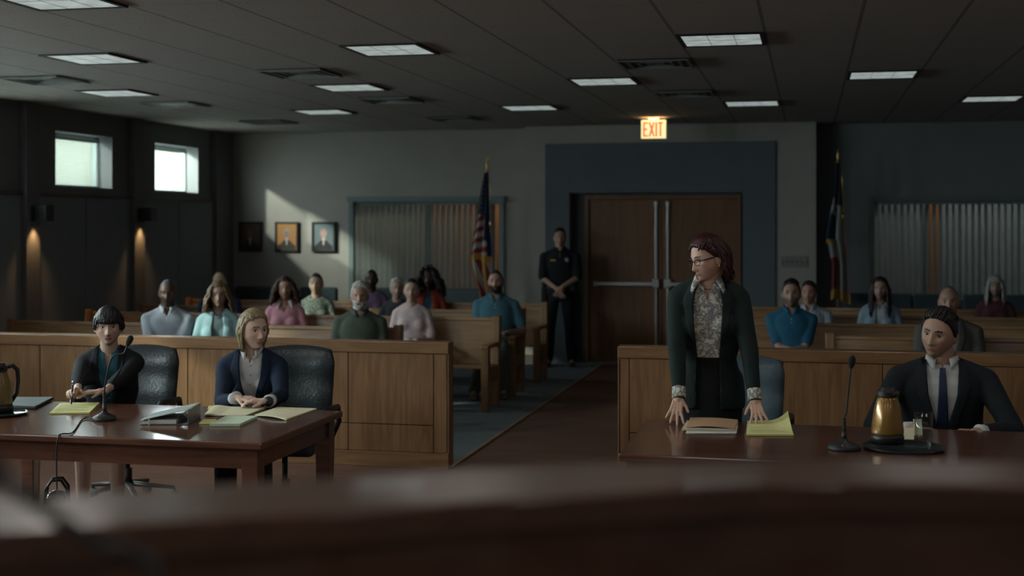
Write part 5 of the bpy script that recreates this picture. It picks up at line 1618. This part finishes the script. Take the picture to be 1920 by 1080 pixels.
for sx in (-1, 1):
    S_, E_, W_ = I['arms'][sx]; u_ = (W_ - E_).normalized()
    bm = B(); tube(bm, [W_ + u_ * .012, W_ + u_ * .018], .030, 16); obj('bracelet', bm, M_blackmat, t, smooth=True)
bm = B()
for sx in (-1, 1): ellipsoid(bm, I['HM'] @ Vector((sx * .080, .0, -.048)), (.005, .005, .009))
obj('earring', bm, M_brass, t, smooth=True)

# blonde woman, hands folded
loc = Vector((-3.27, 7.42, 0)); rz = R_(16)
hw = Vector((-3.075, 6.88, .805))
wR = to_local(loc, rz, hw + Vector((-.085, .045, .012))); wL = to_local(loc, rz, hw + Vector((.115, .045, .0)))
t, I = person('person in a navy jacket and pale shirt, hands folded on the left table', loc, rz, dict(
    fem=True, main=True, wide=1.02, jaw=1.1, sw=.162, s=1.0, seat=.475, lean=R_(10), yaw=38, pitch=4, skin=(.60, .41, .33), style='bob', hair=(.27, .205, .12), brow=(.16, .10, .07), hoff=(.01, -.005, -.01),
    wr=tuple(wR), wl=tuple(wL), pole=(.45, .3, -.8), hr=dict(d=(.85, -.38, -.05), n=(.1, .2, -.9), side=(0, -1, .1), curl=(.35, .38, .42, .45), spread=.05), hl=dict(d=(-.88, -.10, .02), n=(0, .1, -1), side=(0, -.6, .3), curl=(.5, .55, .6, .65), spread=.03),
    top='jacket', c1=(.012, .022, .046), c2=(.50, .50, .50), jopen=.22, jhalf=.070, lapel=.05, jend=.88, cuff=True, collar=True, cgap=.40, vdepth=.09, vhalf=.028, c3=(.012, .014, .018), iris=(.05, .05, .06)))
S_, E_, W_ = I['arms'][1]; u_ = (W_ - E_).normalized(); bm = B(); tube(bm, [W_ + u_ * .012, W_ + u_ * .026], .029, 16); obj('wristwatch', bm, M_black, t, smooth=True)

# woman with black bangs, writing
loc = Vector((-4.265, 7.52, 0)); rz = R_(20)
wR = to_local(loc, rz, (-4.115, 6.855, .815)); wL = to_local(loc, rz, (-3.99, 6.86, .80))
t, I = person('person in a black jacket and teal blouse writing at the left table', loc, rz, dict(
    fem=True, main=True, wide=1.06, jaw=1.25, sw=.162, s=.99, seat=.475, lean=R_(14), yaw=8, pitch=3, skin=(.50, .34, .27), style='bangs', hair=(.008, .008, .010), brow=(.015, .012, .012), lip=(.32, .13, .12), hoff=(.0, .0, .0),
    wr=tuple(wR), wl=tuple(wL), pole=(.7, .2, -.6), hr=dict(d=(-.12, -.75, .12), n=(.35, .2, -.8), side=(.9, 0, .4), curl=(.45, .6, .75, .85), spread=.04, thumb=.8), hl=dict(d=(-.85, -.4, 0), n=(0, .1, -1), side=(0, -1, .1), curl=(.35, .4, .45, .5), spread=.05),
    top='jacket', sleeve=.68, c1=(.012, .014, .017), c2=(.03, .125, .17), jopen=.18, jhalf=.062, lapel=.05, jend=.78, collar=False, vdepth=.15, vhalf=.034, c3=(.012, .012, .014), low='skirt'))
mw = t.matrix_basis if False else Matrix.Translation(loc) @ Matrix.Rotation(rz, 4, 'Z')
tp = mw @ I['tips'][-1][0]
pb = Vector((tp.x - .012, tp.y - .012, TZ + .012)); pt_ = pb + Vector((-.012, .035, .135))
pn = thing('pen', 'dark pen held upright over the yellow pad on the left table', 'pen', pb)
bm = B(); tube(bm, [(0, 0, 0), (pt_ - pb) * .08, (pt_ - pb) * .8], [.001, .0055, .0058], 10); obj('barrel', bm, plain('pen_blue', (.012, .015, .05), .3), pn, smooth=True)
bm = B(); tube(bm, [(pt_ - pb) * .8, (pt_ - pb) * .97, (pt_ - pb)], [.0056, .005, .002], 10); obj('cap', bm, M_chrome, pn, smooth=True)

# man in suit and tie
loc = Vector((.70, 7.50, 0)); rz = R_(-3)
t, I = person('person in a dark suit, white shirt and navy tie seated at the right table', loc, rz, dict(
    main=True, s=1.08, seat=.47, lean=R_(12), sw=.205, fat=1.10, yaw=-24, pitch=6, roll=9, skin=(.42, .26, .19), style='short_full', hair=(.010, .009, .009), brow=(.012, .01, .01), hoff=(-.015, -.01, -.005), wide=1.06, jaw=1.25,
    wr=(-.17, -.42, .74), wl=(.17, -.42, .74), pole=(.8, .25, -.6), top='jacket', c1=(.013, .017, .022), c2=(.50, .52, .52), jopen=.12, jhalf=.085, lapel=.062, cuff=True, collar=True, cgap=.45, vdepth=.06, vhalf=.02, tie=(.012, .022, .06), c3=(.012, .014, .018)))
# person cut by the right edge
person('person in a dark suit cut off by the right edge, at the right table', (1.55, 7.52, 0), R_(0), dict(
    s=1.05, seat=.47, lean=R_(14), sw=.20, skin=(.42, .26, .19), style='short', hair=(.02, .018, .016), wr=(-.20, -.38, .79), wl=(.15, -.40, .79), top='jacket', c1=(.016, .024, .028), c2=(.5, .5, .5), collar=True, hoff=(.02, 0, 0)))

# officer by the door
loc = Vector((x_at(1050, 16.35), 16.35, .006)); rz = R_(9)
t, I = person('person in a black uniform with star badge standing, hands clasped, beside the doors', loc, rz, dict(
    sit=False, s=1.0, cvox=.011, vox=.0065, sw=.20, fat=1.08, yaw=3, skin=(.40, .25, .19), style='short', hair=(.03, .022, .018), hoff=(0, .0, 0), foot=.15, knee=.12,
    wr=(-.045, -.23, 1.00), wl=(.045, -.25, 1.02), pole=(1.0, .5, -.1), hr=dict(d=(.55, -.2, -.75), n=(.3, .9, 0), side=(0, -.5, .5), curl=(.4, .45, .5, .5)), hl=dict(d=(-.55, -.1, -.75), n=(-.2, .9, -.1), side=(0, -.6, .5), curl=(.5, .55, .6, .6)),
    top='polo', sleeve=.46, c1=(.012, .015, .019), vdepth=.06, vhalf=.022, collar=True, c3=(.012, .015, .019)))
shirt = [c for c in t.children if c.name.startswith('shirt')]
bv = bvh_of(shirt); nk = I['nk']
def on_front(x, z): 
    h = bv.ray_cast(Vector((x, -1, z)), Vector((0, 1, 0))); return h[0] if h[0] is not None else Vector((x, -.13, z))
bm = B(); c = on_front(.085, nk.z - .15); c.y -= .004
pts = []
for k in range(10):
    a = PI / 2 + k * PI / 5; r = .036 if k % 2 == 0 else .017; pts.append(c + Vector((r * math.cos(a), 0, r * math.sin(a))))
prism(bm, pts, (0, -.004, 0)); obj('star_badge', bm, M_chrome, t)
bm = B(); c = on_front(-.085, nk.z - .155); box(bm, c.x - .032, c.x + .032, c.y - .008, c.y - .002, c.z - .009, c.z + .009); obj('name_bar', bm, M_brass, t, .001)
bm = B(); loft(bm, [(0, 0, .985, .186, .142), (0, 0, 1.03, .186, .142)], 30); obj('duty_belt', bm, M_black, t, smooth=False)
bm = B(); box(bm, -.235, -.17, -.07, .03, .80, 1.0); box(bm, -.23, -.18, -.06, .02, 1.0, 1.06); obj('holster', bm, M_black, t, .01)
bm = B(); box(bm, .12, .19, -.15, -.06, .95, 1.04); obj('pouch', bm, M_black, t, .008)

# the public in the pews: px, row seat index, label, options
def pub(px, row, label, o, dyaw=None, dy=0, dz=0):
    y = ROW[row] + .27 + dy
    x = x_at(px, y)
    rz = math.atan2(-x, y) * .8
    o = dict(o); o.setdefault('s', 1.0); o.setdefault('seat', .44 + dz)
    return person(label, (x, y, .006), rz, o)
pub(315, 0, 'person in a pale blue-grey shirt with folded arms, leftmost in the pews', dict(s=1.01, skin=(.085, .048, .035), style='buzz', hair=(.06, .06, .06), beard=(.04, .028, .022), beardlen=0, top='polo', c1=(.34, .38, .44), pitch=5, wr=(.10, -.24, .72), wl=(-.09, -.27, .70), pole=(1, .1, -.5), fat=1.08, c3=(.03, .035, .045)))
pub(410, 0, 'person in a light blue cardigan in the left front pew', dict(fem=True, s=.99, skin=(.40, .26, .20), style='wavy', hair=(.14, .085, .045), top='cardigan', c1=(.34, .54, .58), c2=(.13, .19, .20), jinf=.014, openjacket=.05, jhalf=.055, necklace=1, collar=False, vdepth=.08, yaw=6))
pub(412, 2, 'person in a navy shirt half hidden behind the left light blue cardigan', dict(s=.97, skin=(.50, .34, .24), style='fringe', hair=(.22, .18, .14), top='polo', c1=(.025, .045, .10), roll=-4))
pub(535, 1, 'person in a pink blouse with a white collar', dict(fem=True, s=.98, skin=(.38, .22, .16), style='curly', hair=(.045, .018, .014), top='tee', c1=(.62, .30, .36), sleeve=.4, vdepth=.12, vhalf=.06, collar=True, cc=(.75, .70, .68), bigcollar=1, cgap=.5, yaw=4))
pub(593, 2, 'person in a green patterned top under the portraits', dict(fem=True, s=.97, skin=(.52, .36, .26), style='back', hair=(.06, .04, .03), top='tee', c1=(.34, .37, .30), pat=('print', (.10, .14, .12)), sleeve=.42, yaw=-4))
pub(675, 0, 'person in a dark green shirt sitting behind the left rail', dict(s=1.0, skin=(.38, .22, .16), style='short_full', hair=(.50, .50, .47), beard=(.50, .49, .46), beardlen=.014, brow=(.3, .28, .25), top='shirt', c1=(.07, .088, .07), fat=1.12, vdepth=.07, vhalf=.025, yaw=2))
pub(697, 3, 'person in a purple top behind the one in dark green', dict(fem=True, s=.97, skin=(.07, .04, .035), style='buzz', hair=(.01, .01, .01), top='tee', c1=(.19, .12, .22)))
pub(744, 2, 'person in black half hidden behind the one in pale pink', dict(fem=True, s=.90, skin=(.42, .28, .22), style='short_full', hair=(.48, .46, .43), top='tee', c1=(.05, .05, .055), yaw=10))
t, I = pub(772, 1, 'person in a pale pink top with a white bag on the lap', dict(fem=True, s=.97, skin=(.46, .30, .23), style='back', hair=(.025, .02, .018), top='tee', c1=(.58, .46, .47), sleeve=.38, fat=1.05, wr=(-.03, -.24, .66), wl=(.06, -.25, .66)))
hb_ = Matrix.Translation(t.location) @ Matrix.Rotation(t.rotation_euler.z, 4, 'Z') @ Vector((.0, -.28, .60))
hb = thing('cloth_bag', 'crumpled white cloth bag on the lap of the person in pale pink', 'bag', hb_)
bm = B()
for k in range(12): ellipsoid(bm, (random.uniform(-.08, .08), random.uniform(-.05, .05), random.uniform(0, .05)), [random.uniform(.035, .06)] * 3, None, 10, 8)
me = remesh(bm, .009, 4); link('fabric', me, cloth_mat((.5, .52, .5)), hb)
pub(803, 3, 'person in a red-orange top before the left blind', dict(fem=True, s=1.0, skin=(.075, .045, .035), style='afro', hair=(.014, .010, .010), top='cardigan', c1=(.28, .045, .028), c2=(.03, .06, .10), jinf=.012, openjacket=.05, jhalf=.05, collar=False))
loc_y = ROW[2] + .27
t, I = pub(930, 2, 'person in a teal polo shirt at the aisle end of a left pew', dict(s=1.04, skin=(.38, .22, .17), style='buzz', hair=(.03, .022, .02), beard=(.035, .02, .016), beardlen=.012, top='polo', c1=(.065, .165, .215), wl=(.15, -.25, .66), wr=(-.02, -.24, .60), c3=(.10, .115, .10), shoec=(.14, .12, .10), footx={-1: (-.20, -.52, .085), 1: (.10, -.42, .085)}, yaw=-4, fat=1.05))
pub(1484, 1, 'person in a bright blue polo shirt behind the right rail', dict(s=1.0, skin=(.36, .22, .165), style='short', hair=(.012, .01, .01), beard=(.20, .125, .095), beardlen=0, top='polo', c1=(.02, .105, .185), wr=(.09, -.24, .64), wl=(-.07, -.26, .64), hs=1.08, yaw=-2), dy=-.15)
pub(1517, 2, 'person in a pale striped shirt behind the one in bright blue', dict(s=.96, skin=(.40, .22, .17), style='short', hair=(.03, .022, .02), top='shirt', c1=(.40, .44, .48), pat=('stripe', (.26, .31, .36)), vdepth=.07, vhalf=.03, yaw=-10), dy=-.05, dz=-.03)
pub(1650, 2, 'person in a light blue cardigan in the right pews', dict(fem=True, s=.99, skin=(.38, .25, .21), style='long', hair=(.03, .014, .012), top='cardigan', c1=(.20, .28, .36), c2=(.38, .42, .44), jinf=.012, openjacket=.04, jhalf=.04, collar=False, yaw=-4))
pub(1779, 0, 'person in a grey-brown jacket behind the one in suit and tie', dict(s=1.02, skin=(.34, .20, .15), style='balding', hair=(.10, .09, .09), top='jacket', c1=(.085, .085, .08), c2=(.22, .22, .22), fat=1.1, collar=True, sw=.20, jopen=.1))
pub(1866, 3, 'person in a maroon top at the far right, rear pew', dict(fem=True, s=.96, skin=(.30, .19, .16), style='longgrey', hair=(.34, .34, .32), top='tee', c1=(.10, .035, .045), sleeve=.95))
bpy.data.scenes.remove(TMP)
